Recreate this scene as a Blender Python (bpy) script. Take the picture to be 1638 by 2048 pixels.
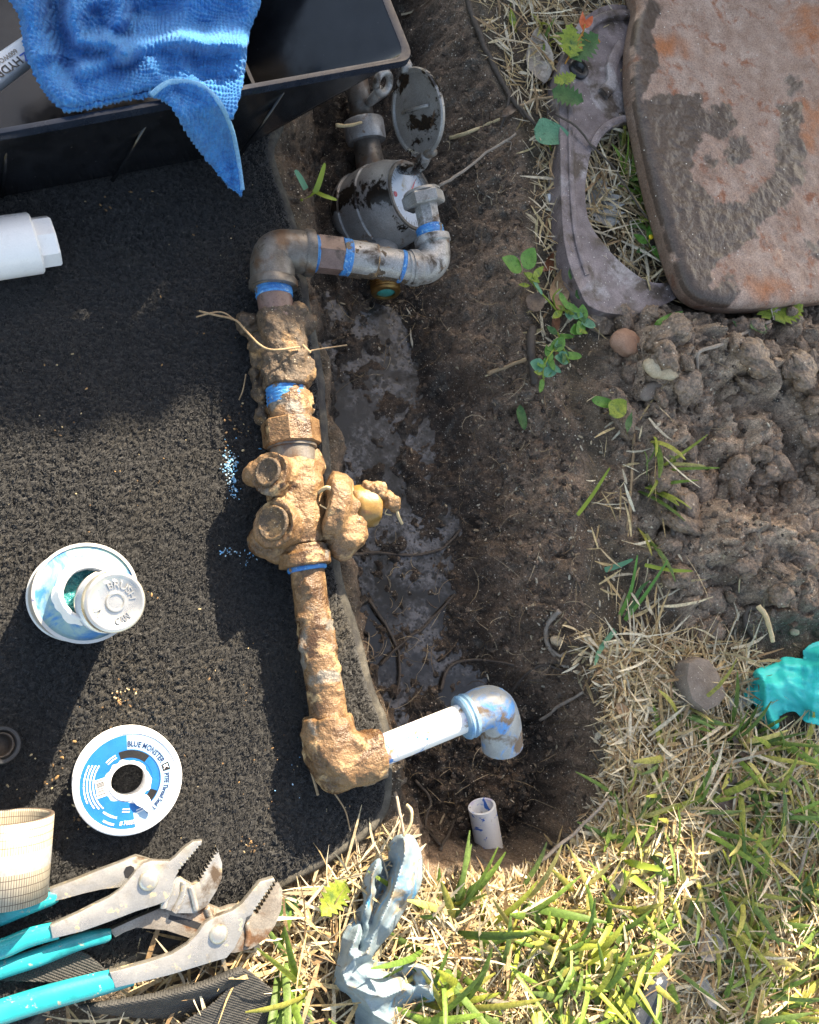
import bpy, bmesh, math, random
import numpy as np
from mathutils import Vector
for o in list(bpy.data.objects): bpy.data.objects.remove(o)
SC = bpy.context.scene; COL = SC.collection
rng = np.random.default_rng(7); random.seed(7)
# ---------------------------------------------------------------- camera
F_PX, CX, CY = 1638.0, 819.0, 1024.0
NADIR = (200.0, 1350.0); CAM_H = 0.66
_n = np.array([(NADIR[0]-CX)/F_PX, -(NADIR[1]-CY)/F_PX, -1.0]); _n /= np.linalg.norm(_n)
UPc = -_n
XWc = np.array([1.0, 0, 0]) - UPc[0]*UPc; XWc /= np.linalg.norm(XWc)
YWc = np.cross(UPc, XWc)
R = np.array([XWc, YWc, UPc])                    # world <- camera
CAM = np.array([0.0, 0.0, CAM_H])
cam_d = bpy.data.cameras.new('camera'); cam_d.sensor_fit = 'HORIZONTAL'; cam_d.sensor_width = 36.0
cam_d.lens = 36.0*F_PX/1638.0; cam_d.clip_start = 0.01; cam_d.clip_end = 500.0
cam = bpy.data.objects.new('camera', cam_d); COL.objects.link(cam)
from mathutils import Matrix
cam.matrix_world = Matrix([list(R[i])+[float(CAM[i])] for i in range(3)]+[[0, 0, 0, 1]])
SC.camera = cam
# ---------------------------------------------------------------- sky, sun, exposure
SUN_EL = math.radians(33.0)
SD = np.array([0.43, 0.90]); SD /= np.linalg.norm(SD)     # horizontal direction towards the sun
SE = np.array([SD[1], -SD[0]])
w = bpy.data.worlds.new('World'); SC.world = w; w.use_nodes = True
nt = w.node_tree; nt.nodes.clear()
sky = nt.nodes.new('ShaderNodeTexSky'); sky.sky_type = 'NISHITA'; sky.sun_disc = False
sky.sun_elevation = SUN_EL; sky.sun_rotation = math.atan2(SD[0], SD[1])
sky.air_density = 1.0; sky.dust_density = 2.0; sky.ozone_density = 0.6
bg = nt.nodes.new('ShaderNodeBackground'); bg.inputs[1].default_value = 0.13
wo = nt.nodes.new('ShaderNodeOutputWorld')
nt.links.new(sky.outputs[0], bg.inputs[0]); nt.links.new(bg.outputs[0], wo.inputs[0])
sun_d = bpy.data.lights.new('sun', 'SUN'); sun_d.energy = 5.0; sun_d.angle = math.radians(0.53); sun_d.color = (1.0, 0.93, 0.82)
sun = bpy.data.objects.new('sun', sun_d); COL.objects.link(sun); sun.location = (1, 2, 3)
sdir = Vector((SD[0]*math.cos(SUN_EL), SD[1]*math.cos(SUN_EL), math.sin(SUN_EL)))
sun.rotation_euler = sdir.to_track_quat('Z', 'Y').to_euler()
vs = SC.view_settings; vs.view_transform = 'Standard'; vs.look = 'None'; vs.gamma = 1.0
vs.use_curve_mapping = False; vs.exposure = 1.92
try:
    vs.use_white_balance = True; vs.white_balance_temperature = 7900; vs.white_balance_tint = 10
except Exception: pass
SC.render.engine = 'CYCLES'; SC.cycles.use_denoising = True; SC.cycles.max_bounces = 6
SC.cycles.diffuse_bounces = 3; SC.cycles.glossy_bounces = 3; SC.cycles.transmission_bounces = 4
SC.cycles.caustics_reflective = False; SC.cycles.caustics_refractive = False
# ---------------------------------------------------------------- pixel -> place
def ray(px, py):
    return R @ np.array([(px-CX)/F_PX, -(py-CY)/F_PX, -1.0])
def P(px, py, z=0.0):
    d = ray(px, py); t = (z-CAM_H)/d[2]; return CAM+d*t
def PV(u, v, z):
    d = np.stack([(u-CX)/F_PX, -(v-CY)/F_PX, -np.ones_like(u)], -1) @ R.T; return CAM+d*((z-CAM_H)/d[..., 2])[..., None]
def PP(pts, z=0.0): return np.array([P(x, y, z) for x, y in pts])
def msz(px, py, n, z=0.0):                       # n pixels as metres at that place
    return n*((z-CAM_H)/ray(px, py)[2])/F_PX
def UV(V):                                        # world -> pixel
    q = (np.asarray(V)-CAM) @ R
    return np.stack([CX+F_PX*q[..., 0]/-q[..., 2], CY-F_PX*q[..., 1]/-q[..., 2]], -1)
def wdir(dx, dy):                                 # picture direction as a level world direction
    v = np.array([dx, -dy, 0.0]); return v/np.linalg.norm(v)
# ---------------------------------------------------------------- noise
def _h(i, s):
    i = i.astype(np.int64)
    n = (i[..., 0]*374761393+i[..., 1]*668265263+i[..., 2]*2147483647//7+s*974711) & 0x7fffffff
    n = ((n ^ (n >> 13))*1274126177) & 0x7fffffff
    n = ((n ^ (n >> 16))*668265263) & 0x7fffffff
    return ((n ^ (n >> 15)) & 0xffffff)/float(0xffffff)
def vn(p, s=0):
    i = np.floor(p); f = p-i; f = f*f*(3-2*f); r = 0
    for a in (0, 1):
        for b in (0, 1):
            for c in (0, 1):
                wgt = (f[..., 0] if a else 1-f[..., 0])*(f[..., 1] if b else 1-f[..., 1])*(f[..., 2] if c else 1-f[..., 2])
                r = r+wgt*_h(i+np.array([a, b, c]), s)
    return r*2-1
def fbm(p, freq, oc=4, s=0, gain=0.5):
    r = 0; a = 1.0; t = 0
    for k in range(oc):
        r = r+a*vn(p*freq+17.3*k, s+k); t += a; a *= gain; freq *= 2.03
    return r/t
def xy3(x, y, z=0.0): return np.stack([x, y, np.full_like(x, z)], -1)
def worley(x, y, cell, s=0, jit=0.9):
    gx, gy = np.floor(x/cell), np.floor(y/cell); best = np.full(x.shape, 9.0); rid = np.zeros(x.shape)
    for a in (-1, 0, 1):
        for b in (-1, 0, 1):
            k = np.stack([gx+a, gy+b, np.zeros_like(gx)], -1)
            fx = (gx+a+0.5+jit*(_h(k, s)-0.5))*cell; fy = (gy+b+0.5+jit*(_h(k, s+1)-0.5))*cell
            d = np.hypot(x-fx, y-fy)/cell; m = d < best
            best = np.where(m, d, best); rid = np.where(m, _h(k, s+2), rid)
    return best, rid
def facet(x, y, cell, s=0, tilt=1.0):            # broken clods: every cell a tilted face of its own
    gx, gy = np.floor(x/cell), np.floor(y/cell); best = np.full(x.shape, 9.0); hh = np.zeros(x.shape)
    for a in (-1, 0, 1):
        for b in (-1, 0, 1):
            k = np.stack([gx+a, gy+b, np.zeros_like(gx)], -1)
            dx = x/cell-(gx+a+0.5+0.9*(_h(k, s)-0.5)); dy = y/cell-(gy+b+0.5+0.9*(_h(k, s+1)-0.5))
            d = np.hypot(dx, dy); m = d < best; best = np.where(m, d, best)
            hh = np.where(m, _h(k, s+2)+tilt*(dx*(_h(k, s+3)*2-1)+dy*(_h(k, s+4)*2-1))-0.9*d*d, hh)
    return hh
def crumple(u, v, s, amp, lam):                   # straight sharp creases in many directions
    g = np.random.default_rng(s); z = 0*u; p = np.stack([u/lam, v/lam, 0*u], -1); wu = u+0.35*lam*vn(p*0.8, s); wv = v+0.35*lam*vn(p*0.8, s+5)
    for i in range(6):
        th = g.random()*math.pi; l = lam*(0.5+1.1*g.random()); t = (wu*math.cos(th)+wv*math.sin(th))/l+g.random(); t = np.abs((t % 1)-0.5)*2
        z = z+(t-0.5)*(0.4+0.6*g.random())*np.clip(0.5+1.5*vn(p*0.6+7*i, s+i), 0, 1)
    return amp*z
def sstep(a, b, x):
    t = np.clip((x-a)/(b-a), 0, 1); return t*t*(3-2*t)
def pdist(x, y, poly):                            # signed distance, negative inside
    poly = np.asarray(poly)[:, :2]; d = np.full(x.shape, 1e9); ins = np.zeros(x.shape, bool)
    for i in range(len(poly)):
        a, b = poly[i], poly[(i+1) % len(poly)]; e = b-a; L = e@e+1e-18
        t = np.clip(((x-a[0])*e[0]+(y-a[1])*e[1])/L, 0, 1)
        d = np.minimum(d, np.hypot(x-a[0]-t*e[0], y-a[1]-t*e[1]))
        c = (a[1] > y) != (b[1] > y)
        with np.errstate(divide='ignore', invalid='ignore'):
            ins ^= c & (x < (b[0]-a[0])*(y-a[1])/(b[1]-a[1])+a[0])
    return np.where(ins, -d, d)
def ldist(x, y, line):
    line = np.asarray(line, float); d = np.full(np.shape(x), 1e9)
    for i in range(len(line)-1):
        a, b = line[i, :2], line[i+1, :2]; e = b-a; t = np.clip(((x-a[0])*e[0]+(y-a[1])*e[1])/(e@e+1e-18), 0, 1)
        d = np.minimum(d, np.hypot(x-a[0]-t*e[0], y-a[1]-t*e[1]))
    return d
def spline(pts, n=8, closed=False):
    p = np.asarray(pts, float); m = len(p); out = []
    for i in range(m if closed else m-1):
        g = (lambda k: p[k % m]) if closed else (lambda k: p[min(max(k, 0), m-1)])
        a, b, c, d = g(i-1), g(i), g(i+1), g(i+2)
        for t in np.arange(n)/n:
            out.append(0.5*(2*b+(c-a)*t+(2*a-5*b+4*c-d)*t*t+(3*b-a-3*c+d)*t**3))
    if not closed: out.append(p[-1])
    return np.array(out)
# ---------------------------------------------------------------- mesh helpers
ORG = {}
def link(o, parent=None):
    COL.objects.link(o)
    if parent is not None: o.parent = parent
    return o
def make_mesh(name, V, F, smooth=True):
    me = bpy.data.meshes.new(name); V = np.asarray(V, np.float32)
    if isinstance(F, np.ndarray):
        k = F.shape[1]; n = len(F)
        me.vertices.add(len(V)); me.vertices.foreach_set('co', V.ravel())
        me.loops.add(n*k); me.loops.foreach_set('vertex_index', F.astype(np.int32).ravel())
        me.polygons.add(n); me.polygons.foreach_set('loop_start', np.arange(0, n*k, k, dtype=np.int32))
        me.update(calc_edges=True)
    else:
        me.from_pydata([tuple(map(float, v)) for v in V], [], [tuple(map(int, f)) for f in F]); me.update()
    me.polygons.foreach_set('use_smooth', np.full(len(me.polygons), bool(smooth)))
    return me
def sharp(me, ang=38):
    try: me.set_sharp_from_angle(angle=math.radians(ang))
    except Exception: pass
def put(name, V, F, mat, parent=None, label=None, cat=None, group=None, kind=None, smooth=True, loc=None, auto=None, col=None, attrs=None, wn=False):
    V = np.asarray(V, float)
    if parent is not None: org = ORG[parent.name]
    elif loc is not None: org = np.asarray(loc, float)
    else: org = np.array([(V[:, 0].min()+V[:, 0].max())/2, (V[:, 1].min()+V[:, 1].max())/2, V[:, 2].min()])
    me = make_mesh(name, V-org, F, smooth)
    if auto: sharp(me, auto)
    if col is not None:
        a = me.color_attributes.new('Col', 'FLOAT_COLOR', 'POINT')
        c = np.ones((len(V), 4), np.float32); c[:, :3] = col; a.data.foreach_set('color', c.ravel())
    for k, v in (attrs or {}).items():
        a = me.attributes.new(k, 'FLOAT', 'POINT'); a.data.foreach_set('value', np.asarray(v, np.float32))
    me.materials.append(mat)
    o = bpy.data.objects.new(name, me); link(o, parent)
    if parent is None: o.location = org
    ORG[o.name] = org
    tag(o, label, cat, group, kind)
    return o
def tag(o, label=None, cat=None, group=None, kind=None):
    for k, v in (('label', label), ('category', cat), ('group', group), ('kind', kind)):
        if v: o[k] = v
    return o
def thing(name, label, cat, loc, group=None):
    o = bpy.data.objects.new(name, None); o.empty_display_size = 0.02; link(o); o.location = loc
    ORG[o.name] = np.asarray(loc, float); return tag(o, label, cat, group)
def frames(path):
    path = np.asarray(path, float); T = np.gradient(path, axis=0); T /= np.linalg.norm(T, axis=1)[:, None]+1e-12
    u = np.cross(T[0], [0, 0, 1.0]) if abs(T[0][2]) < 0.9 else np.cross(T[0], [1.0, 0, 0])
    u /= np.linalg.norm(u); U = []
    for t in T:
        u = u-(u@t)*t; u /= np.linalg.norm(u); U.append(u)
    U = np.array(U); return T, U, np.cross(T, U)
def ringmesh(rows, cap0=True, cap1=True):         # rows (n, m, 3) closed rings
    n, m = rows.shape[:2]; V = rows.reshape(-1, 3); i = np.arange(n-1)[:, None]*m; j = np.arange(m)[None, :]; k = (j+1) % m
    F = np.stack([i+j, i+k, i+m+k, i+m+j], -1).reshape(-1, 4).tolist()
    if cap0: F.append(list(range(m))[::-1])
    if cap1: F.append(list(range((n-1)*m, n*m)))
    return V, F
def tube(path, rad, seg=16, cap=True, flat=1.0, poly=None):
    path = np.asarray(path, float); rad = np.broadcast_to(np.asarray(rad, float), (len(path),))
    T, U, W = frames(path); a = np.arange(seg)*2*math.pi/seg
    rows = path[:, None]+rad[:, None, None]*(np.cos(a)[None, :, None]*U[:, None]+flat*np.sin(a)[None, :, None]*W[:, None])
    return ringmesh(rows, cap, cap)
def basis(d):
    d = np.asarray(d, float); d = d/np.linalg.norm(d)
    u = np.cross(d, [0, 0, 1.0]) if abs(d[2]) < 0.9 else np.cross(d, [1.0, 0, 0]); u /= np.linalg.norm(u)
    return d, u, np.cross(d, u)
def lathe(A, d, prof, seg=32, cap0=True, cap1=True, spin=0.0, hexa=None):
    d, u, v = basis(d); a = np.arange(seg)*2*math.pi/seg+spin; A = np.asarray(A, float)
    rows = np.array([A+d*t+r*(np.cos(a)[:, None]*u+np.sin(a)[:, None]*v) for t, r in prof])
    return ringmesh(rows, cap0, cap1)
def join(*vf):
    V, F, n = [], [], 0
    for v, f in vf:
        V.append(np.asarray(v)); F += [[i+n for i in q] for q in (f.tolist() if isinstance(f, np.ndarray) else f)]; n += len(v)
    return np.concatenate(V), F
def grid(nu, nv):
    i = np.arange(nu-1)[:, None]*nv; j = np.arange(nv-1)[None, :]
    return np.stack([i+j, i+nv+j, i+nv+j+1, i+j+1], -1).reshape(-1, 4)
def prism(pts3, thick, bev=0.0015, seg=2):        # flat outline (top face), extruded down, top edge rounded
    bm = bmesh.new(); pts3 = np.asarray(pts3, float)
    vs_ = [bm.verts.new(p) for p in pts3]; f = bm.faces.new(vs_); f.normal_update()
    if f.normal.z < 0: f.normal_flip()
    ext = bmesh.ops.extrude_face_region(bm, geom=[f]); vv = [g for g in ext['geom'] if isinstance(g, bmesh.types.BMVert)]
    if f.is_valid and f not in ext['geom']: pass
    bmesh.ops.translate(bm, verts=vv, vec=(0, 0, -thick))
    bmesh.ops.recalc_face_normals(bm, faces=bm.faces[:])
    if bev > 0:
        ee = [e for e in bm.edges if len(e.link_faces) == 2 and e.calc_face_angle(0) > 0.9 and abs(e.verts[0].co.z-e.verts[1].co.z) < thick*0.3]
        bmesh.ops.bevel(bm, geom=ee, offset=bev, segments=seg, affect='EDGES', profile=0.5, clamp_overlap=True)
    bmesh.ops.triangulate(bm, faces=[q for q in bm.faces if len(q.verts) > 4])
    bm.verts.index_update(); V = np.array([v.co[:] for v in bm.verts]); F = [[v.index for v in q.verts] for q in bm.faces]; bm.free()
    return V, F
def remesh(V, F, vox=0.0015, smooth=2):
    me = make_mesh('tmp', V, F); o = bpy.data.objects.new('tmp', me); COL.objects.link(o)
    m = o.modifiers.new('r', 'REMESH'); m.mode = 'VOXEL'; m.voxel_size = vox
    if smooth:
        s = o.modifiers.new('s', 'SMOOTH'); s.iterations = smooth; s.factor = 0.5
    dg = bpy.context.evaluated_depsgraph_get(); ev = o.evaluated_get(dg); m2 = ev.to_mesh()
    n = len(m2.vertices); co = np.empty(n*3, np.float32); m2.vertices.foreach_get('co', co)
    nm = np.empty(n*3, np.float32); m2.vertex_normals.foreach_get('vector', nm)
    Fq = [list(p.vertices) for p in m2.polygons]
    ev.to_mesh_clear(); bpy.data.objects.remove(o); bpy.data.meshes.remove(me)
    return co.reshape(-1, 3).astype(float), nm.reshape(-1, 3).astype(float), Fq
def vnorm(V, F):
    me = make_mesh('tmp', V, F); nm = np.empty(len(V)*3, np.float32); me.vertex_normals.foreach_get('vector', nm)
    bpy.data.meshes.remove(me); return nm.reshape(-1, 3).astype(float)
def ball(c, r, sc=(1, 1, 1), seg=12):
    a = np.linspace(0, math.pi, seg//2+2)[1:-1]; b = np.arange(seg)*2*math.pi/seg
    rows = np.stack([np.sin(a)[:, None]*np.cos(b), np.sin(a)[:, None]*np.sin(b), np.cos(a)[:, None]+0*b], -1)*r*np.asarray(sc)+np.asarray(c)
    return ringmesh(rows)
# ---------------------------------------------------------------- materials
def ND(nt, typ, **kw):
    n = nt.nodes.new(typ)
    for k, v in kw.items():
        if k.startswith('i_'):
            key = k[2:]; key = int(key) if key.isdigit() else key.replace('_', ' ')
            n.inputs[key].default_value = v
        else: setattr(n, k, v)
    return n
def rgb(c): return (c[0], c[1], c[2], 1.0)
def mixc(nt, fac, a, b, mode='MIX'):
    n = nt.nodes.new('ShaderNodeMix'); n.data_type = 'RGBA'; n.blend_type = mode
    for s, x in ((n.inputs[0], fac), (n.inputs[6], a), (n.inputs[7], b)):
        if isinstance(x, bpy.types.NodeSocket): nt.links.new(x, s)
        else: s.default_value = x if isinstance(x, float) else rgb(x)
    return n.outputs[2]
def ramp(nt, x, a, b, lo=0.0, hi=1.0):
    n = nt.nodes.new('ShaderNodeMapRange'); n.inputs[1].default_value = a; n.inputs[2].default_value = b
    n.inputs[3].default_value = lo; n.inputs[4].default_value = hi; nt.links.new(x, n.inputs[0]); return n.outputs[0]
def mathn(nt, op, a, b=0.0):
    n = nt.nodes.new('ShaderNodeMath'); n.operation = op
    for s, x in ((n.inputs[0], a), (n.inputs[1], b)):
        if isinstance(x, bpy.types.NodeSocket): nt.links.new(x, s)
        else: s.default_value = x
    return n.outputs[0]
MATS = {}
def M(name, c1, c2=None, scale=80, rough=0.6, rvar=0.1, bump=0.3, bscale=300, bdist=0.001, metal=0.0, spec=0.5, layers=(), attr=False, sheen=0.0, sub=0.0, trans=0.0, coat=0.0, grain=0.22, gscale=950):
    m = bpy.data.materials.new(name); m.use_nodes = True; nt = m.node_tree; nt.nodes.clear(); L = nt.links
    out = ND(nt, 'ShaderNodeOutputMaterial'); b = ND(nt, 'ShaderNodeBsdfPrincipled'); L.new(b.outputs[0], out.inputs[0])
    tc = ND(nt, 'ShaderNodeTexCoord').outputs['Object']
    def noise(s, d=5, r=0.6, dist=0.0):
        n = ND(nt, 'ShaderNodeTexNoise', i_Scale=float(s), i_Detail=float(d), i_Roughness=float(r), i_Distortion=float(dist)); L.new(tc, n.inputs['Vector']); return n.outputs[0]
    n1 = noise(scale)
    if attr:
        a = ND(nt, 'ShaderNodeVertexColor'); a.layer_name = 'Col'; col = a.outputs[0]
        col = mixc(nt, 1.0, col, mixc(nt, ramp(nt, n1, 0.3, 0.7), (0.62, 0.62, 0.62), (1.35, 1.35, 1.35)), 'MULTIPLY')
    else:
        col = mixc(nt, ramp(nt, n1, 0.35, 0.65), c1, c2 or c1)
    rsock = ramp(nt, noise(scale*1.7), 0.3, 0.7, max(0.02, rough-rvar), min(1.0, rough+rvar))
    for ly in layers:
        kind, c, s, lo, hi, rg = ly[:6]
        if kind == 'noise': mk = ramp(nt, noise(s, 6, 0.62, ly[6] if len(ly) > 6 else 0.3), lo, hi)
        elif kind == 'attr':
            at = ND(nt, 'ShaderNodeAttribute'); at.attribute_name = s; mk = ramp(nt, at.outputs['Fac'], lo, hi)
        else:                                       # specks: small cells, only some of them
            v = ND(nt, 'ShaderNodeTexVoronoi', i_Scale=float(s)); L.new(tc, v.inputs['Vector'])
            sep = ND(nt, 'ShaderNodeSeparateColor'); L.new(v.outputs['Color'], sep.inputs[0])
            mk = mathn(nt, 'MULTIPLY', ramp(nt, v.outputs['Distance'], hi, hi*0.6), mathn(nt, 'GREATER_THAN', sep.outputs[0], lo))
        mk = mathn(nt, 'MINIMUM', mathn(nt, 'MAXIMUM', mk, 0.0), 1.0)
        col = mixc(nt, mk, col, c)
        if rg is not None:
            mm = nt.nodes.new('ShaderNodeMix'); L.new(mk, mm.inputs[0]); L.new(rsock, mm.inputs[2]); mm.inputs[3].default_value = rg; rsock = mm.outputs[0]
    if grain:
        g_ = ramp(nt, noise(gscale, 3, 0.7), 0.3, 0.7, 1-grain, 1+grain); gc = nt.nodes.new('ShaderNodeCombineColor')
        for k_ in range(3): L.new(g_, gc.inputs[k_])
        col = mixc(nt, 1.0, col, gc.outputs[0], 'MULTIPLY')
    L.new(col, b.inputs['Base Color']); L.new(rsock, b.inputs['Roughness'])
    b.inputs['Metallic'].default_value = metal; b.inputs['Specular IOR Level'].default_value = spec
    if sheen: b.inputs['Sheen Weight'].default_value = sheen; b.inputs['Sheen Roughness'].default_value = 0.6
    if coat: b.inputs['Coat Weight'].default_value = coat; b.inputs['Coat Roughness'].default_value = 0.12
    if sub: b.inputs['Subsurface Weight'].default_value = sub; b.inputs['Subsurface Radius'].default_value = (0.004, 0.004, 0.004)
    if bump:
        bp = ND(nt, 'ShaderNodeBump', i_Strength=float(bump), i_Distance=float(bdist)); h = noise(bscale, 4, 0.6)
        L.new(h, bp.inputs['Height']); L.new(bp.outputs[0], b.inputs['Normal'])
    if trans:
        tr = ND(nt, 'ShaderNodeBsdfTranslucent'); L.new(col, tr.inputs[0]); mx = ND(nt, 'ShaderNodeMixShader'); mx.inputs[0].default_value = trans
        L.new(b.outputs[0], mx.inputs[1]); L.new(tr.outputs[0], mx.inputs[2]); L.new(mx.outputs[0], out.inputs[0])
    MATS[name] = (m, b); return m
SPK = (0.55, 0.47, 0.36)
m_soil = M('soil', (0, 0, 0), attr=True, grain=0.55, gscale=620, scale=190, rough=0.55, rvar=0.25, bump=1.0, bscale=520, bdist=0.0035, layers=[('noise', (0.115, 0.07, 0.042), 26, 0.52, 0.72, None), ('noise', (0.13, 0.115, 0.095), 55, 0.56, 0.72, None), ('speck', (0.66, 0.58, 0.46), 330, 0.86, 0.27, 0.7), ('speck', (0.45, 0.38, 0.3), 700, 0.74, 0.3, 0.7)])
m_clod = M('wet_mud', (0.18, 0.126, 0.088), (0.31, 0.222, 0.158), grain=0.5, gscale=7.0, scale=0.9, rough=0.5, rvar=0.25, bump=1.0, bscale=4.5, bdist=0.004, layers=[('noise', (0.24, 0.15, 0.085), 1.3, 0.52, 0.66, None), ('noise', (0.09, 0.065, 0.048), 1.6, 0.54, 0.66, 0.25), ('speck', (0.66, 0.58, 0.46), 5.0, 0.8, 0.25, 0.7)])
m_tan = M('tan_mud', (0.165, 0.092, 0.043), (0.265, 0.162, 0.082), grain=0.42, scale=60, rough=0.42, rvar=0.2, bump=0.9, bscale=380, bdist=0.0018, layers=[('noise', (0.075, 0.038, 0.018), 30, 0.47, 0.60, 0.25), ('noise', (0.40, 0.27, 0.14), 60, 0.56, 0.66, 0.8), ('noise', (0.16, 0.145, 0.125), 26, 0.60, 0.66, 0.4)])
m_brownmud = M('dark_crust', (0.05, 0.036, 0.026), (0.12, 0.078, 0.046), grain=0.5, scale=150, rough=0.6, rvar=0.2, bump=0.9, bscale=560, bdist=0.0016, layers=[('noise', (0.30, 0.18, 0.085), 48, 0.54, 0.64, None), ('speck', (0.5, 0.42, 0.3), 500, 0.8, 0.25, None)])
m_galv = M('galvanised', (0.24, 0.23, 0.22), (0.36, 0.355, 0.345), grain=0.3, scale=60, rough=0.42, rvar=0.12, bump=0.25, bscale=500, metal=0.35, layers=[('noise', (0.06, 0.045, 0.034), 48, 0.55, 0.66, 0.65), ('noise', (0.16, 0.09, 0.05), 110, 0.6, 0.72, 0.75)])
m_elbow = M('dark_galvanised', (0.1, 0.085, 0.07), (0.19, 0.17, 0.15), scale=60, rough=0.36, rvar=0.14, bump=0.25, bscale=450, metal=0.25, layers=[('noise', (0.10, 0.055, 0.03), 42, 0.5, 0.64, 0.5)])
m_brownpipe = M('brown_bushing', (0.14, 0.085, 0.07), (0.20, 0.13, 0.11), scale=70, rough=0.4, bump=0.3, bscale=400, layers=[('noise', (0.05, 0.036, 0.027), 60, 0.55, 0.66, 0.8)])
m_tape = M('blue_tape', (0.012, 0.14, 0.42), (0.04, 0.26, 0.56), scale=150, rough=0.45, bump=0.5, bscale=800, layers=[('noise', (0.12, 0.085, 0.05), 75, 0.56, 0.63, None), ('noise', (0.3, 0.5, 0.62), 220, 0.58, 0.66, None)])
m_pvc = M('white_pvc', (0.76, 0.75, 0.72), (0.82, 0.81, 0.79), grain=0.04, scale=50, rough=0.34, bump=0.06, bscale=300, layers=[('noise', (0.02, 0.2, 0.55), 34, 0.57, 0.60, None, 1.5), ('noise', (0.45, 0.3, 0.55), 28, 0.54, 0.72, None, 1.0), ('noise', (0.28, 0.18, 0.10), 90, 0.57, 0.66, 0.8)])
m_pvcgrey = M('grey_blue_pvc', (0.24, 0.26, 0.27), (0.33, 0.35, 0.36), grain=0.12, scale=50, rough=0.4, bump=0.2, bscale=400, layers=[('noise', (0.06, 0.26, 0.60), 40, 0.52, 0.62, None, 1.0), ('noise', (0.15, 0.11, 0.08), 50, 0.54, 0.64, 0.8)])
m_clean = M('clean_white_plastic', (0.74, 0.74, 0.74), (0.8, 0.8, 0.8), grain=0.04, scale=30, rough=0.3, bump=0.03, bscale=150)
m_tray = M('black_plastic', (0.006, 0.0065, 0.008), (0.011, 0.012, 0.015), grain=0.04, scale=60, rough=0.2, rvar=0.07, bump=0.05, bscale=120, layers=[('noise', (0.06, 0.06, 0.06), 500, 0.68, 0.76, 0.7)])
m_iron = M('cast_iron', (0.12, 0.093, 0.092), (0.25, 0.205, 0.205), grain=0.35, scale=38, rough=0.45, rvar=0.15, bump=0.6, bscale=260, bdist=0.0015, layers=[('noise', (0.31, 0.28, 0.275), 24, 0.54, 0.62, 0.5), ('noise', (0.06, 0.045, 0.037), 34, 0.51, 0.64, 0.3), ('speck', (0.6, 0.56, 0.5), 420, 0.9, 0.25, None)])
m_rust = M('rusty_plate', (0.275, 0.165, 0.115), (0.40, 0.27, 0.205), grain=0.4, gscale=600, scale=42, rough=0.75, rvar=0.1, bump=0.7, bscale=330, bdist=0.0012, layers=[('noise', (0.45, 0.325, 0.255), 26, 0.52, 0.7, None), ('noise', (0.27, 0.10, 0.05), 55, 0.56, 0.68, None), ('attr', (0.38, 0.125, 0.04), 'rust', 0.25, 1.0, None), ('attr', (0.082, 0.054, 0.040), 'wet', 0.3, 0.7, 0.4), ('speck', (0.72, 0.68, 0.6), 300, 0.965, 0.22, None)])
m_carpet = M('black_carpet', (0.006, 0.0062, 0.007), (0.015, 0.015, 0.0152), grain=0.5, scale=500, rough=0.95, rvar=0.03, bump=1.0, bscale=2200, bdist=0.0012, spec=0.15, sheen=0.22, layers=[('noise', (0.05, 0.042, 0.03), 9, 0.52, 0.75, None), ('speck', (0.36, 0.31, 0.22), 300, 0.975, 0.2, None)])
m_hem = M('carpet_hem', (0.07, 0.066, 0.058), (0.14, 0.13, 0.11), scale=160, rough=0.9, bump=0.9, bscale=1500, bdist=0.0008, spec=0.2, layers=[('noise', (0.05, 0.05, 0.052), 22, 0.5, 0.62, None)])
m_steel = M('tool_steel', (0.46, 0.44, 0.40), (0.58, 0.55, 0.5), grain=0.12, scale=45, rough=0.34, rvar=0.12, bump=0.12, bscale=500, metal=0.75, layers=[('noise', (0.30, 0.265, 0.21), 22, 0.5, 0.66, 0.5), ('noise', (0.52, 0.44, 0.3), 120, 0.60, 0.65, 0.8), ('noise', (0.12, 0.085, 0.06), 34, 0.57, 0.68, 0.6)])
m_rustjaw = M('rusty_jaw_steel', (0.22, 0.19, 0.16), (0.33, 0.3, 0.26), scale=60, rough=0.5, rvar=0.12, bump=0.3, bscale=500, metal=0.5, layers=[('noise', (0.15, 0.08, 0.045), 50, 0.54, 0.66, 0.8)])
m_grip = M('teal_grip', (0.0, 0.27, 0.30), (0.005, 0.34, 0.37), grain=0.04, scale=40, rough=0.3, rvar=0.08, bump=0.1, bscale=300, coat=0.2, layers=[('noise', (0.33, 0.33, 0.26), 150, 0.62, 0.68, 0.8), ('noise', (0.0, 0.13, 0.15), 30, 0.56, 0.7, 0.5)])
m_web = M('black_webbing', (0.03, 0.03, 0.03), (0.05, 0.049, 0.047), scale=90, rough=0.75, bump=0.0)
m_towel = M('blue_terry', (0.006, 0.15, 0.46), (0.02, 0.25, 0.60), grain=0.3, scale=260, rough=0.9, rvar=0.05, bump=0.9, bscale=1300, bdist=0.0012, spec=0.25, sheen=0.2, trans=0.08)
m_hemblue = M('pale_blue_hem', (0.13, 0.33, 0.55), (0.2, 0.42, 0.62), scale=300, rough=0.85, bump=0.6, bscale=1500, spec=0.2)
m_nit = M('teal_nitrile', (0.002, 0.70, 0.68), (0.002, 0.78, 0.72), grain=0.04, scale=20, rough=0.5, rvar=0.05, bump=0.15, bscale=220, trans=0.25)
m_glove = M('dirty_blue_nitrile', (0.17, 0.245, 0.30), (0.27, 0.345, 0.385), grain=0.1, scale=45, rough=0.5, bump=0.5, bscale=300, trans=0.15, layers=[('noise', (0.05, 0.27, 0.52), 30, 0.56, 0.66, None, 1.0), ('noise', (0.27, 0.22, 0.155), 38, 0.54, 0.64, 0.8, 0.8)])
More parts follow.
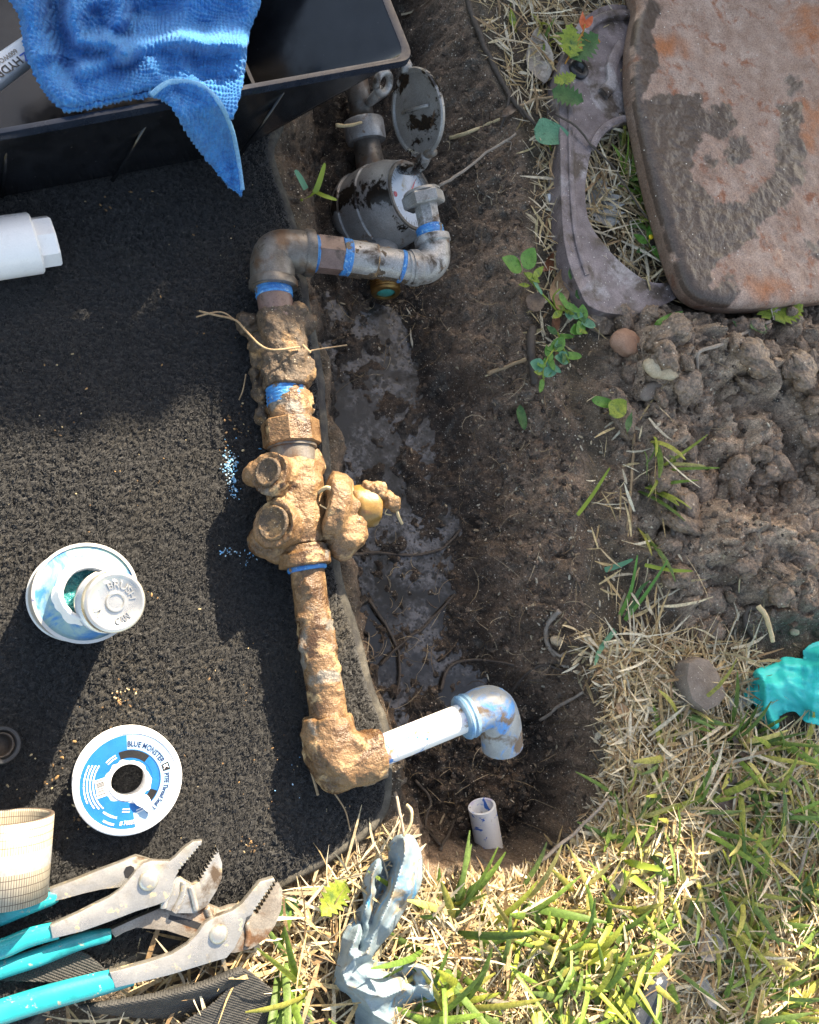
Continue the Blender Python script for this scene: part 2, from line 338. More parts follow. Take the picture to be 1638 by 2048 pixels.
m_can = M('can_metal', (0.5, 0.49, 0.46), (0.62, 0.61, 0.58), grain=0.04, scale=60, rough=0.35, bump=0.15, bscale=200, metal=0.4, layers=[('noise', (0.35, 0.22, 0.1), 60, 0.62, 0.7, 0.6), ('noise', (0.05, 0.08, 0.25), 40, 0.62, 0.66, None)])
m_cantop = M('smeared_can_top', (0.17, 0.31, 0.31), (0.26, 0.40, 0.40), grain=0.04, scale=45, rough=0.45, bump=0.3, bscale=200, layers=[('noise', (0.04, 0.2, 0.42), 42, 0.48, 0.60, None, 1.0), ('noise', (0.62, 0.62, 0.54), 38, 0.56, 0.64, None, 0.8)])
m_paste = M('white_paste', (0.78, 0.78, 0.76), (0.72, 0.74, 0.73), grain=0.04, scale=80, rough=0.4, bump=0.5, bscale=300)
m_dope = M('teal_paste', (0.0, 0.13, 0.15), (0.01, 0.21, 0.23), scale=120, rough=0.25, bump=0.9, bscale=260, bdist=0.003)
m_lid = M('lid_metal', (0.56, 0.54, 0.49), (0.66, 0.64, 0.59), grain=0.04, scale=50, rough=0.32, rvar=0.1, bump=0.12, bscale=260, metal=0.85, layers=[('noise', (0.35, 0.45, 0.45), 70, 0.6, 0.7, 0.5)])
m_lab_b = M('label_blue', (0.006, 0.12, 0.38), (0.01, 0.16, 0.44), grain=0.04, scale=60, rough=0.3, bump=0.05, layers=[('noise', (0.75, 0.75, 0.75), 120, 0.69, 0.72, None)])
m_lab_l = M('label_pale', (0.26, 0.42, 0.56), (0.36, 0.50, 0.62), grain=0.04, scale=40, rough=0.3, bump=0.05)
m_ink = M('ink_dark_blue', (0.012, 0.03, 0.10), rough=0.4, bump=0.0)
m_inkblk = M('ink_black', (0.015, 0.014, 0.013), rough=0.4, bump=0.0)
m_white = M('ink_white', (0.75, 0.75, 0.75), grain=0.04, rough=0.4, bump=0.0)
m_blueink = M('ink_blue', (0.02, 0.12, 0.5), rough=0.4, bump=0.0)
m_red = M('red_mark', (0.6, 0.03, 0.03), rough=0.5, bump=0.0)
m_dial = M('dial_face', (0.55, 0.6, 0.66), (0.64, 0.68, 0.72), grain=0.04, scale=60, rough=0.35, bump=0.0, layers=[('noise', (0.4, 0.33, 0.2), 90, 0.6, 0.75, None)])
m_meter = M('meter_bronze', (0.24, 0.23, 0.22), (0.34, 0.33, 0.32), scale=45, rough=0.45, rvar=0.1, bump=0.3, bscale=400, metal=0.3, layers=[('noise', (0.03, 0.023, 0.018), 22, 0.53, 0.56, 0.18), ('noise', (0.14, 0.08, 0.045), 60, 0.62, 0.72, 0.7)])
m_brass = M('brass', (0.33, 0.19, 0.06), (0.22, 0.12, 0.04), scale=120, rough=0.35, metal=0.8, bump=0.2)
m_green = M('verdigris', (0.03, 0.28, 0.23), (0.05, 0.36, 0.3), scale=200, rough=0.5)
m_ochre = M('ochre_plastic', (0.2, 0.115, 0.03), (0.27, 0.16, 0.05), scale=60, rough=0.35, bump=0.3, layers=[('noise', (0.3, 0.22, 0.14), 55, 0.55, 0.62, 0.6), ('noise', (0.2, 0.10, 0.04), 70, 0.6, 0.7, None)])
m_blk = M('black_rubber', (0.012, 0.012, 0.013), (0.02, 0.02, 0.022), scale=90, rough=0.35, bump=0.1)
m_root = M('root', (0.25, 0.165, 0.09), (0.38, 0.27, 0.16), scale=160, rough=0.8, bump=0.5, bscale=600)
m_stick = M('grey_stick', (0.25, 0.2, 0.155), (0.36, 0.3, 0.24), scale=140, rough=0.85, bump=0.6, bscale=500)
m_dstick = M('dark_stick', (0.045, 0.034, 0.026), (0.085, 0.065, 0.05), scale=140, rough=0.7, bump=0.6, bscale=500)
m_pale = M('pale_root', (0.46, 0.36, 0.2), (0.56, 0.45, 0.27), scale=160, rough=0.75, bump=0.5, bscale=600)
m_stone = M('tan_stone', (0.40, 0.30, 0.19), (0.52, 0.43, 0.30), scale=90, rough=0.8, bump=0.8, bscale=420, layers=[('noise', (0.14, 0.10, 0.07), 55, 0.55, 0.66, None)])
m_gstone = M('grey_stone', (0.15, 0.115, 0.09), (0.22, 0.175, 0.14), scale=90, rough=0.8, bump=0.7, bscale=420, layers=[('speck', (0.5, 0.43, 0.35), 420, 0.8, 0.25, None)])
m_pstone = M('pink_brick', (0.27, 0.145, 0.09), (0.36, 0.21, 0.14), scale=90, rough=0.75, bump=0.6, bscale=420, layers=[('noise', (0.1, 0.07, 0.05), 40, 0.56, 0.66, None)])
m_shard = M('dark_slate', (0.03, 0.034, 0.042), (0.05, 0.056, 0.068), scale=60, rough=0.35, bump=0.4, bscale=300, layers=[('noise', (0.42, 0.43, 0.44), 60, 0.6, 0.68, 0.7)])
m_grass = M('grass', (0, 0, 0), attr=True, scale=300, rough=0.5, rvar=0.08, bump=0.0, trans=0.3, spec=0.35)
m_straw = M('straw', (0, 0, 0), attr=True, scale=300, rough=0.7, rvar=0.08, bump=0.0, trans=0.2, spec=0.3)
m_bark = M('added_plant_bark', (0.08, 0.06, 0.045), (0.15, 0.115, 0.085), scale=30, rough=0.85, bump=1.0, bscale=60, bdist=0.01)  # stems of the unseen plants added for shade
m_bush = M('added_shrub_leaf', (0.03, 0.065, 0.02), (0.05, 0.1, 0.03), scale=9, rough=0.45, bump=0.0, trans=0.1)  # leaves of the unseen shrub and tree added for shade
def leafmat(name, a, b, tr=0.2, rough=0.5, ly=()):
    return M(name, a, b, scale=3.5, grain=0.25, gscale=26, rough=rough, bump=0.5, bscale=14, bdist=0.001, trans=tr, spec=0.4, layers=[(l_[0], l_[1], 3.0)+tuple(l_[3:]) for l_ in ly]+[('noise', tuple(x*0.55 for x in a), 5.0, 0.56, 0.68, None)])
m_lf = {
 'green': leafmat('leaf_green', (0.075, 0.2, 0.03), (0.12, 0.28, 0.05)),
 'teal': leafmat('leaf_blue_green', (0.09, 0.25, 0.14), (0.12, 0.3, 0.18)),
 'dark': leafmat('leaf_dark_green', (0.04, 0.11, 0.03), (0.07, 0.16, 0.045)),
 'lime': leafmat('leaf_lime', (0.2, 0.27, 0.03), (0.3, 0.36, 0.05), ly=[('noise', (0.10, 0.17, 0.04), 60, 0.5, 0.65, None)]),
 'orange': leafmat('leaf_orange', (0.5, 0.2, 0.03), (0.6, 0.28, 0.06)),
 'red': leafmat('leaf_red', (0.55, 0.09, 0.03), (0.62, 0.15, 0.05)),
 'tan': leafmat('leaf_tan', (0.33, 0.19, 0.10), (0.45, 0.29, 0.16), 0.1, ly=[('noise', (0.2, 0.12, 0.07), 50, 0.58, 0.68, None)]),
 'pale': leafmat('leaf_pale', (0.36, 0.30, 0.25), (0.46, 0.4, 0.34), 0.1, ly=[('noise', (0.2, 0.15, 0.11), 50, 0.6, 0.68, None)]),
 'grey': leafmat('leaf_grey', (0.26, 0.25, 0.23), (0.36, 0.35, 0.32), 0.1, ly=[('noise', (0.12, 0.11, 0.10), 70, 0.64, 0.68, None)]),
 'brown': leafmat('leaf_brown', (0.075, 0.05, 0.036), (0.13, 0.09, 0.065), 0.05, rough=0.4),
 'russet': leafmat('leaf_russet', (0.13, 0.045, 0.02), (0.22, 0.085, 0.04), 0.05, rough=0.35)}
# ================================================================ ground with the trench
DEP = 0.088
RIM = PP([(560,-160),(560,300),(590,420),(620,600),(650,760),(662,900),(690,1120),(748,1380),(775,1450),(785,1590),(825,1700),(890,1765),(1000,1765),(1100,1735),(1180,1665),(1212,1560),(1215,1400),(1195,1300),(1165,1215),(1175,1100),(1190,960),(1170,830),(1120,760),(1070,690),(1058,560),(1062,400),(1045,260),(1000,160),(955,60),(930,-160)], 0.0)
BOT = PP([(610,-160),(640,300),(620,560),(655,640),(680,900),(710,1130),(760,1400),(790,1560),(830,1640),(900,1690),(980,1685),(1040,1640),(1062,1550),(1050,1450),(985,1370),(925,1300),(890,1220),(868,1000),(830,800),(790,640),(790,420),(780,150),(750,-160)], -DEP)
HEAP = PP([(1200,620),(1300,590),(1420,612),(1680,600),(1760,900),(1720,1290),(1560,1300),(1420,1285),(1300,1240),(1230,1120),(1205,950),(1175,780)], 0.0)
_c = PP([(-60,-60),(1700,-60),(1700,2110),(-60,2110)], 0.0)
X0, X1 = _c[:, 0].min()-0.06, _c[:, 0].max()+0.05; Y0, Y1 = _c[:, 1].min()-0.06, _c[:, 1].max()+0.05
DG = 0.0019
gx = np.arange(X0, X1, DG); gy = np.arange(Y0, Y1, DG); GX, GY = np.meshgrid(gx, gy, indexing='ij')
def terrain(x, y):
    q = xy3(x, y)
    wx = x+0.022*fbm(q, 26, 4, 3, 0.6); wy = y+0.022*fbm(q, 26, 4, 9, 0.6)
    dr = pdist(wx, wy, RIM); db = pdist(wx, wy, BOT)
    din = np.maximum(-dr, 0); dbo = np.maximum(db, 0)
    t = din/(din+dbo+1e-6); t = t*t*(3-2*t)*0.5+t*0.5
    hole = (dr < 0)*t; z = -DEP*hole
    st_ = P(985, 1560, -0.1); me_ = P(760, 430, -0.1); z = z+0.011*np.exp(-((x-st_[0])**2+(y-st_[1])**2)/0.055**2)*hole+0.012*np.exp(-((x-me_[0])**2+(y-me_[1])**2)/0.075**2)*hole
    inh = sstep(0.0, 0.02, -dr); q = np.stack([x, y, 1.4*z], -1)
    rough = (0.010*fbm(q, 34, 5, 21)+0.010*(np.abs(fbm(q, 75, 4, 27))-0.2)+0.006*(np.abs(fbm(q, 190, 3, 28))-0.2))*inh
    f1, r1 = worley(x+0.006*fbm(q, 60, 2, 31), y+0.006*fbm(q, 60, 2, 33), 0.016, 5); f2, r2 = worley(x+0.003*fbm(q, 140, 2, 35), y+0.003*fbm(q, 140, 2, 36), 0.0068, 8)
    rough = rough+inh*(0.006*r1*np.clip(0.75-f1, 0, 1)+0.0045*r2*np.clip(0.8-f2, 0, 1))
    cl = facet(x+0.004*fbm(q, 90, 2, 91), y+0.004*fbm(q, 90, 2, 93), 0.034, 95); cl2 = facet(x+0.002*fbm(q, 160, 2, 96), y+0.002*fbm(q, 160, 2, 97), 0.013, 99)
    z = z+rough+inh*(0.014*np.clip(cl-0.62, 0, 1)+0.006*np.clip(cl2-0.5, 0, 1))+0.0018*fbm(q, 300, 2, 61)*inh
    # heap of dug-out mud
    hm = sstep(0.01, -0.05, pdist(wx, wy, HEAP))
    wx2 = x+0.016*fbm(q, 30, 3, 41); wy2 = y+0.016*fbm(q, 30, 3, 43)
    a1, b1 = worley(wx2, wy2, 0.05, 11); a2, b2 = worley(wx2, wy2, 0.024, 14); a3, b3 = worley(wx2+0.003*fbm(q, 150, 2, 45), wy2, 0.011, 17)
    dome = lambda f, k: np.sqrt(np.clip(1-(f*k)**2, 0, 1))
    qw = np.stack([wx2, wy2, 0*x], -1); bil = lambda f, s: np.abs(vn(qw*f, s))
    fa = lambda c_, s_, t_: facet(wx2, wy2, c_, s_, t_)
    lump = 0.036*bil(16, 81)+0.018*bil(36, 83)+0.011*bil(80, 85)+0.007*bil(170, 87)+0.003*bil(340, 88)+0.002*fbm(q, 420, 2, 89)-0.006
    z = z+hm*(0.004+lump)
    # thatchy lawn soil
    lawn = (1-hm)*(1-sstep(-0.01, 0.012, -dr))
    z = z+lawn*(0.006*fbm(q, 16, 3, 51)+0.003*fbm(q, 90, 3, 53)-0.003)
    edge = np.minimum(np.minimum(x-X0, X1-x), np.minimum(y-Y0, Y1-y)); z = z*sstep(0.0, 0.04, edge+0.0)
    return z, dict(hole=hole, inh=inh, hm=hm, lawn=lawn, t=t, dr=dr)
GZ, MK = terrain(GX, GY)
def H(x, y):
    x = np.atleast_1d(np.asarray(x, float)); y = np.atleast_1d(np.asarray(y, float))
    i = (x-X0)/DG; j = (y-Y0)/DG; ins = (i >= 0) & (j >= 0) & (i < len(gx)-2) & (j < len(gy)-2)
    i = np.clip(i, 0, len(gx)-2.001); j = np.clip(j, 0, len(gy)-2.001); a = i.astype(int); b = j.astype(int); u = i-a; v = j-b
    z = GZ[a, b]*(1-u)*(1-v)+GZ[a+1, b]*u*(1-v)+GZ[a, b+1]*(1-u)*v+GZ[a+1, b+1]*u*v
    return np.where(ins, z, 0.0)
def G(px, py, dz=0.0):                            # the ground point seen at a pixel
    d = ray(px, py); t = np.linspace(0.3, 1.0, 240)*(-0.16-CAM_H)/d[2]; q = CAM+d*t[:, None]
    hh = H(q[:, 0], q[:, 1]); k = np.argmax(q[:, 2] <= hh)
    p = q[k].copy(); p[2] = hh[k]+dz; return p
_q = xy3(GX, GY); n1 = fbm(_q, 22, 4, 71)[..., None]; n2 = fbm(_q, 75, 4, 73)[..., None]
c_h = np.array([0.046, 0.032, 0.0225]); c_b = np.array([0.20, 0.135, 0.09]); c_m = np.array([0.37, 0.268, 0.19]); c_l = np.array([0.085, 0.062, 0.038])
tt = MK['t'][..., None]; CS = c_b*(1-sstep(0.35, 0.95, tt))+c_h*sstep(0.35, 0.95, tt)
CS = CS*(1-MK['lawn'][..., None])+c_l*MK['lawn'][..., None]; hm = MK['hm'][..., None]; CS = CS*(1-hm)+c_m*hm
CS = CS*np.clip(1+0.7*n1+0.6*n2, 0.3, 2.2); CS = np.clip(CS+hm*np.clip(n1, 0, 1)*np.array([0.05, 0.02, 0.0]), 0.01, 1)
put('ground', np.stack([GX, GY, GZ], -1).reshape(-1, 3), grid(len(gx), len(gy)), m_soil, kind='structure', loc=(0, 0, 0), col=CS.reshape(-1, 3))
bpy.data.objects['ground']['label'] = 'brown soil of the lawn with a muddy trench dug into it'
xe, ye, B = gx[-1], gy[-1], 60.0
ov = [(-B,-B),(X0,-B),(xe,-B),(B,-B),(-B,Y0),(X0,Y0),(xe,Y0),(B,Y0),(-B,ye),(X0,ye),(xe,ye),(B,ye),(-B,B),(X0,B),(xe,B),(B,B)]
of = [[r*4+c, r*4+c+1, r*4+c+5, r*4+c+4] for r in range(3) for c in range(3) if (r, c) != (1, 1)]
put('lawn_ground', [(a, b, 0) for a, b in ov], of, m_soil, kind='structure', loc=(0, 0, 0), smooth=False, col=np.tile(c_l, (16, 1)))
# murky water standing in the trench
mw = bpy.data.materials.new('murky_water'); mw.use_nodes = True; nt = mw.node_tree; pb = nt.nodes['Principled BSDF']
tc = ND(nt, 'ShaderNodeTexCoord').outputs['Object']
def _nz(s, d=6, ds=0.4):
    n = ND(nt, 'ShaderNodeTexNoise', i_Scale=s, i_Detail=float(d), i_Roughness=0.65, i_Distortion=ds); nt.links.new(tc, n.inputs['Vector']); return n.outputs[0]
vo = ND(nt, 'ShaderNodeTexVoronoi', i_Scale=210.0); nt.links.new(tc, vo.inputs['Vector'])
vo2 = ND(nt, 'ShaderNodeTexVoronoi', i_Scale=75.0); nt.links.new(tc, vo2.inputs['Vector'])
hol = mathn(nt, 'MULTIPLY', ramp(nt, vo.outputs['Distance'], 0.18, 0.36), ramp(nt, vo2.outputs['Distance'], 0.12, 0.32))
msk = mathn(nt, 'MULTIPLY', ramp(nt, _nz(17.0), 0.42, 0.62), hol)
msk = mathn(nt, 'MULTIPLY', msk, ramp(nt, _nz(150.0, 4), 0.34, 0.58))
msk = mathn(nt, 'MINIMUM', mathn(nt, 'MAXIMUM', msk, 0.0), 1.0)
nt.links.new(mixc(nt, msk, (0.02, 0.0165, 0.0135), (0.165, 0.16, 0.165)), pb.inputs['Base Color'])
nt.links.new(ramp(nt, msk, 0.0, 1.0, 0.1, 0.6), pb.inputs['Roughness'])
bp = ND(nt, 'ShaderNodeBump', i_Strength=0.35, i_Distance=0.001); nt.links.new(msk, bp.inputs['Height']); nt.links.new(bp.outputs[0], pb.inputs['Normal'])
ZW = -DEP+0.0035
wp = spline(PP([(645,590),(720,600),(830,640),(890,760),(920,880),(950,1000),(965,1120),(985,1230),(985,1330),(930,1430),(820,1470),(750,1400),(690,1150),(650,900),(620,760)], ZW), 6, True)
wc = wp.mean(0); put('puddle_water', np.vstack([wp, wc[None]]), [[i, (i+1) % len(wp), len(wp)] for i in range(len(wp))], mw, kind='structure')
# ================================================================ carpet mat
CZ = 0.011
CARP = [(-170,160),(548,140),(556,300),(600,440),(628,600),(655,740),(667,900),(688,1120),(724,1250),(762,1385),(788,1450),(796,1580),(772,1652),(700,1712),(600,1770),(500,1822),(400,1876),(300,1930),(160,1985),(-170,2080)]
cw = spline(PP(CARP, CZ), 5, True)
cmn, cmx = cw.min(0), cw.max(0); DC = 0.00104
ax = np.arange(cmn[0], cmx[0], DC); ay = np.arange(cmn[1], cmx[1], DC); AX, AY = np.meshgrid(ax, ay, indexing='ij')
q = xy3(AX, AY); wxx = AX+0.0022*fbm(q, 260, 2, 3); wyy = AY+0.0022*fbm(q, 260, 2, 5)
dC = pdist(AX, AY, cw)
f1, r1 = worley(wxx, wyy, 0.0032, 3); f2, r2 = worley(wxx, wyy, 0.0019, 6)
hem_w = 0.007
pile = (0.65+0.45*fbm(q, 14, 3, 15))*(0.0048*np.clip(1-(f1*1.18)**2, 0, 1)**0.6*(0.45+0.55*r1)+0.0028*np.clip(0.8-f2, 0, 1)+0.0016*fbm(q, 900, 2, 77))
def carp_z(x, y, d):
    return CZ+0.0035*fbm(xy3(x, y), 8, 3, 13)-0.010*sstep(-0.05, 0.0, d)**2
zz = carp_z(AX, AY, dC)+pile*sstep(-0.004, -0.011, dC)
inside = dC < -hem_w*0.55
idx = -np.ones(AX.shape, int); keep = np.zeros(AX.shape, bool)
cell = inside[:-1, :-1] & inside[1:, :-1] & inside[:-1, 1:] & inside[1:, 1:]
keep[:-1, :-1] |= cell; keep[1:, :-1] |= cell; keep[:-1, 1:] |= cell; keep[1:, 1:] |= cell
idx[keep] = np.arange(keep.sum()); ci, cj = np.nonzero(cell)
Fc = np.stack([idx[ci, cj], idx[ci+1, cj], idx[ci+1, cj+1], idx[ci, cj+1]], -1)
mat_t = thing('carpet_mat', 'black tufted carpet mat spread beside the trench under the tools', 'mat', (0.0, 0.05, 0.0))
put('pile', np.stack([AX[keep], AY[keep], zz[keep]], -1), Fc, m_carpet, mat_t)
fz_ = notin(np.c_[cmn[:2]+rng.random((150000, 2))*(cmx-cmn)[:2], np.zeros(150000)], np.zeros((0, 3))) if False else np.c_[cmn[:2]+rng.random((230000, 2))*(cmx-cmn)[:2], np.zeros(230000)]
fpx = UV(np.c_[fz_[:, :2], np.full(len(fz_), CZ)]); fz_ = fz_[(fpx[:, 0] > -60) & (fpx[:, 1] > 250) & (fpx[:, 1] < 2060)]
fi = np.clip(((fz_[:, 0]-ax[0])/DC).round().astype(int), 0, len(ax)-1); fj = np.clip(((fz_[:, 1]-ay[0])/DC).round().astype(int), 0, len(ay)-1); fok = dC[fi, fj] < -0.011; fz_ = fz_[fok]; fz_[:, 2] = zz[fi, fj][fok]-0.0008
FIB = fz_
# hem: a strip of coarse backing that rolls over the edge
cc = spline(cw, 3, True); nn = len(cc); tg = np.roll(cc, -1, 0)-np.roll(cc, 1, 0); tg /= np.linalg.norm(tg, axis=1)[:, None]
nrm = np.stack([tg[:, 1], -tg[:, 0], 0*tg[:, 0]], -1)
if pdist(np.array([cc[0, 0]+nrm[0, 0]*0.003]), np.array([cc[0, 1]+nrm[0, 1]*0.003]), cw)[0] < 0: nrm = -nrm
wob = 0.0016*fbm(cc, 60, 3, 19)[:, None]
rows = []
for off, dz in ((-0.0085, 0.0016), (-0.006, 0.0024), (-0.0035, 0.0020), (-0.0012, 0.0002), (-0.0004, -0.003), (-0.002, -0.007), (-0.008, -0.008)):
    p = cc+nrm*(off+wob*(off > -0.009)); dd = np.full(nn, off); p[:, 2] = carp_z(p[:, 0], p[:, 1], np.minimum(dd, 0))+dz; rows.append(p)
V, F = ringmesh(np.array(rows), False, False); put('hem', V, F, m_hem, mat_t)
# ================================================================ iron frame and rusty cover plate
def c3(l): return [(980+x/2.489, y/2.489) for x, y in l]
ZR = 0.022
outer = c3([(790,40),(700,28),(600,22),(520,52),(440,118),(398,220),(352,330),(345,500),(350,700),(355,1000),(370,1200),(400,1330),(440,1430),(490,1520),(600,1560),(740,1560),(900,1500),(1040,1400),(1250,1300),(1250,60)])
inner = c3([(1000,585),(880,585),(760,590),(680,602),(600,628),(540,678),(508,740),(488,830),(474,950),(484,1060),(510,1135),(560,1205),(620,1275),(700,1345),(790,1400),(900,1400),(1000,1300)])
wo_, wi_ = spline(PP(outer, ZR), 4, True), spline(PP(inner, ZR), 4, True)
def ringplate(outer, inner, ztop, thick):
    bm = bmesh.new(); loops = []
    for ring_ in (outer, inner):
        vv = [bm.verts.new((p[0], p[1], ztop)) for p in ring_]; ed = [bm.edges.new((vv[i], vv[(i+1) % len(vv)])) for i in range(len(vv))]; loops += ed
    bmesh.ops.triangle_fill(bm, use_beauty=True, use_dissolve=False, edges=loops)
    bmesh.ops.recalc_face_normals(bm, faces=bm.faces[:])
    if sum(f.normal.z for f in bm.faces) < 0: bmesh.ops.reverse_faces(bm, faces=bm.faces[:])
    top = bm.faces[:]; ext = bmesh.ops.extrude_face_region(bm, geom=top)
    bmesh.ops.translate(bm, verts=[g for g in ext['geom'] if isinstance(g, bmesh.types.BMVert)], vec=(0, 0, -thick))
    bmesh.ops.recalc_face_normals(bm, faces=bm.faces[:])
    ee = [e for e in bm.edges if len(e.link_faces) == 2 and e.calc_face_angle(0) > 0.9 and min(v.co.z for v in e.verts) > ztop-1e-4 or (len(e.link_faces) == 2 and e.calc_face_angle(0) > 0.9 and max(v.co.z for v in e.verts) > ztop-1e-4 and abs(e.verts[0].co.z-e.verts[1].co.z) < 1e-4)]
    bmesh.ops.bevel(bm, geom=list(set(ee)), offset=0.0025, segments=2, affect='EDGES', clamp_overlap=True)
    bm.verts.index_update(); V = np.array([v.co[:] for v in bm.verts]); F = [[v.index for v in q.verts] for q in bm.faces]; bm.free(); return V, F
fr = thing('iron_frame', 'purplish brown cast iron frame with an oval opening, half under the rusty plate', 'frame', P(1200, 300, 0.0))
V, F = ringplate(wo_, wi_, ZR, 0.026); put('frame_plate', V, F, m_iron, fr, auto=40)
def strip(px_line, z, w_, h_, name, mat, parent, n=6):
    pth = spline(PP(px_line, z), n); T, U, W = frames(pth); Z = np.array([0, 0, 1.0]); S = np.cross(T, Z); S /= np.linalg.norm(S, axis=1)[:, None]
    pr = [(-w_/2, -0.002), (-w_*0.42, h_*0.8), (-w_*0.25, h_), (w_*0.25, h_), (w_*0.42, h_*0.8), (w_/2, -0.002)]
    rows = np.array([[p+s*a+Z*b for a, b in pr] for p, s in zip(pth, S)]); V, F = ringmesh(rows); return put(name, V, F, mat, parent, auto=50)
strip(c3([(455,190),(500,130),(560,95),(640,82),(760,84)]), ZR, 0.010, 0.006, 'raised_rim', m_iron, fr)
strip(c3([(505,735),(540,672),(600,620),(680,596),(790,586)]), ZR, 0.009, 0.004, 'opening_lip', m_iron, fr)
strip(c3([(400,440),(398,700),(408,1000),(430,1200),(480,1370)]), ZR, 0.006, 0.0022, 'edge_bead', m_iron, fr)
strip(c3([(560,470),(600,420),(600,330),(650,230)]), ZR, 0.014, 0.005, 'boss_ridge', m_iron, fr)
bs = P(*c3([(438,350)])[0], ZR); V, F = lathe(bs-np.array([0, 0, 0.003]), (0, 0, 1), [(0, 0.011), (0.006, 0.011), (0.0072, 0.0095), (0.0072, 0.006), (0.004, 0.004)], 20); put('bolt_boss', V, F, m_blk, fr, auto=40)
# rusty plate: rounded slab with stains
ZPL = 0.050
plate_px = [(1330,-150),(1285,10),(1272,90),(1274,170),(1290,260),(1312,360),(1340,460),(1368,545),(1398,588),(1455,606),(1560,606),(1680,590),(1830,560),(1880,200),(1850,-150)]
pw = spline(PP(plate_px, ZPL), 40, True); pc = pw.mean(0); nw = len(pw); rr = 0.012
lens = np.linalg.norm((pw-pc)[:, :2], axis=1); ins_d = np.r_[0, 0.0006, 0.0016, 0.003, 0.0048, 0.007, 0.0095, 0.012]
fr_ = [1-d_/lens for d_ in ins_d]; fr_ += [(1-0.012/lens)*t_ for t_ in np.linspace(0.99, 0.01, 120)]
AX = np.array([pc[0]+(pw[:, 0]-pc[0])*f_ for f_ in fr_]); AY = np.array([pc[1]+(pw[:, 1]-pc[1])*f_ for f_ in fr_])
q = xy3(AX, AY); d = -np.array([np.full(nw, d_) for d_ in ins_d]+[np.full(nw, 0.02)]*120)
drop = np.where(d > -rr, rr-np.sqrt(np.clip(rr*rr-(np.clip(d, -rr, 0)+rr)**2, 0, None)), 0)
zt = ZPL-drop*0.75+(0.0018*fbm(q, 30, 4, 8)+0.0020*fbm(q, 120, 5, 9, 0.6))
uv = UV(np.stack([AX, AY, np.full_like(AX, ZPL)], -1)); U_, V_ = uv[..., 0]+30*fbm(q, 24, 5, 12, 0.62), uv[..., 1]+30*fbm(q, 24, 5, 14, 0.62)
def blob(poly): return pdist(U_, V_, np.array([list(p) for p in poly], float))
wetd = np.minimum.reduce([blob([(1270,200),(1320,180),(1400,195),(1420,250),(1385,290),(1395,350),(1430,400),(1480,405),(1540,350),(1565,270),(1560,215),(1600,210),(1610,290),(1600,360),(1560,420),(1520,440),(1500,480),(1450,510),(1425,540),(1440,600),(1380,600),(1330,470),(1290,330)]), blob([(1425,205),(1460,205),(1470,250),(1440,280),(1408,262)]), blob([(1460,275),(1490,270),(1500,320),(1450,325)]), np.hypot(U_-1425, V_-323)-14, blob([(1270,40),(1300,0),(1330,0),(1310,60),(1292,200),(1270,200)]), blob([(1560,140),(1590,140),(1600,185),(1570,190)]), blob([(1380,570),(1460,560),(1480,612),(1400,612)]), blob([(1610,470),(1660,480),(1660,520),(1620,500)])])
wet = sstep(13, -13, wetd+14*fbm(q, 110, 5, 66, 0.65))
rusd = np.minimum.reduce([np.hypot((U_-1330)/1.2, (V_-90)/0.8)-30, np.hypot(U_-1375, V_-105)-16, blob([(1560,40),(1600,10),(1660,0),(1660,140),(1600,110)]), blob([(1590,210),(1660,200),(1660,300),(1615,320)]), np.hypot((U_-1545)/2, V_-575)-22])
rust = sstep(34, -26, rusd)*np.clip(0.75+0.9*fbm(q, 60, 5, 33, 0.65), 0, 1)
rows = [np.stack([AX[k], AY[k], zt[k]], -1) for k in range(len(fr_))]
low = [np.c_[pc[0]+(pw[:, 0]-pc[0])*g_, pc[1]+(pw[:, 1]-pc[1])*g_, zq+0*lens] for g_, zq in ((0.985, 0.0235), (1.003, 0.0275), (1.002, ZPL-rr*0.75-0.003))]
low = [l_+np.c_[0*lens, 0*lens, 0.0012*fbm(l_, 60, 3, 5)*(k > 0)] for k, l_ in enumerate(low)]
V, F = ringmesh(np.array(low+rows), True, True)
wet_v = np.r_[np.full(3*nw, 0.55), wet.ravel()]; rust_v = np.r_[np.zeros(3*nw), rust.ravel()]
put('cover_plate', V, F, m_rust, None, 'large rusty brown iron cover plate with dark wet stains resting on the frame', 'plate', attrs={'wet': wet_v, 'rust': rust_v})
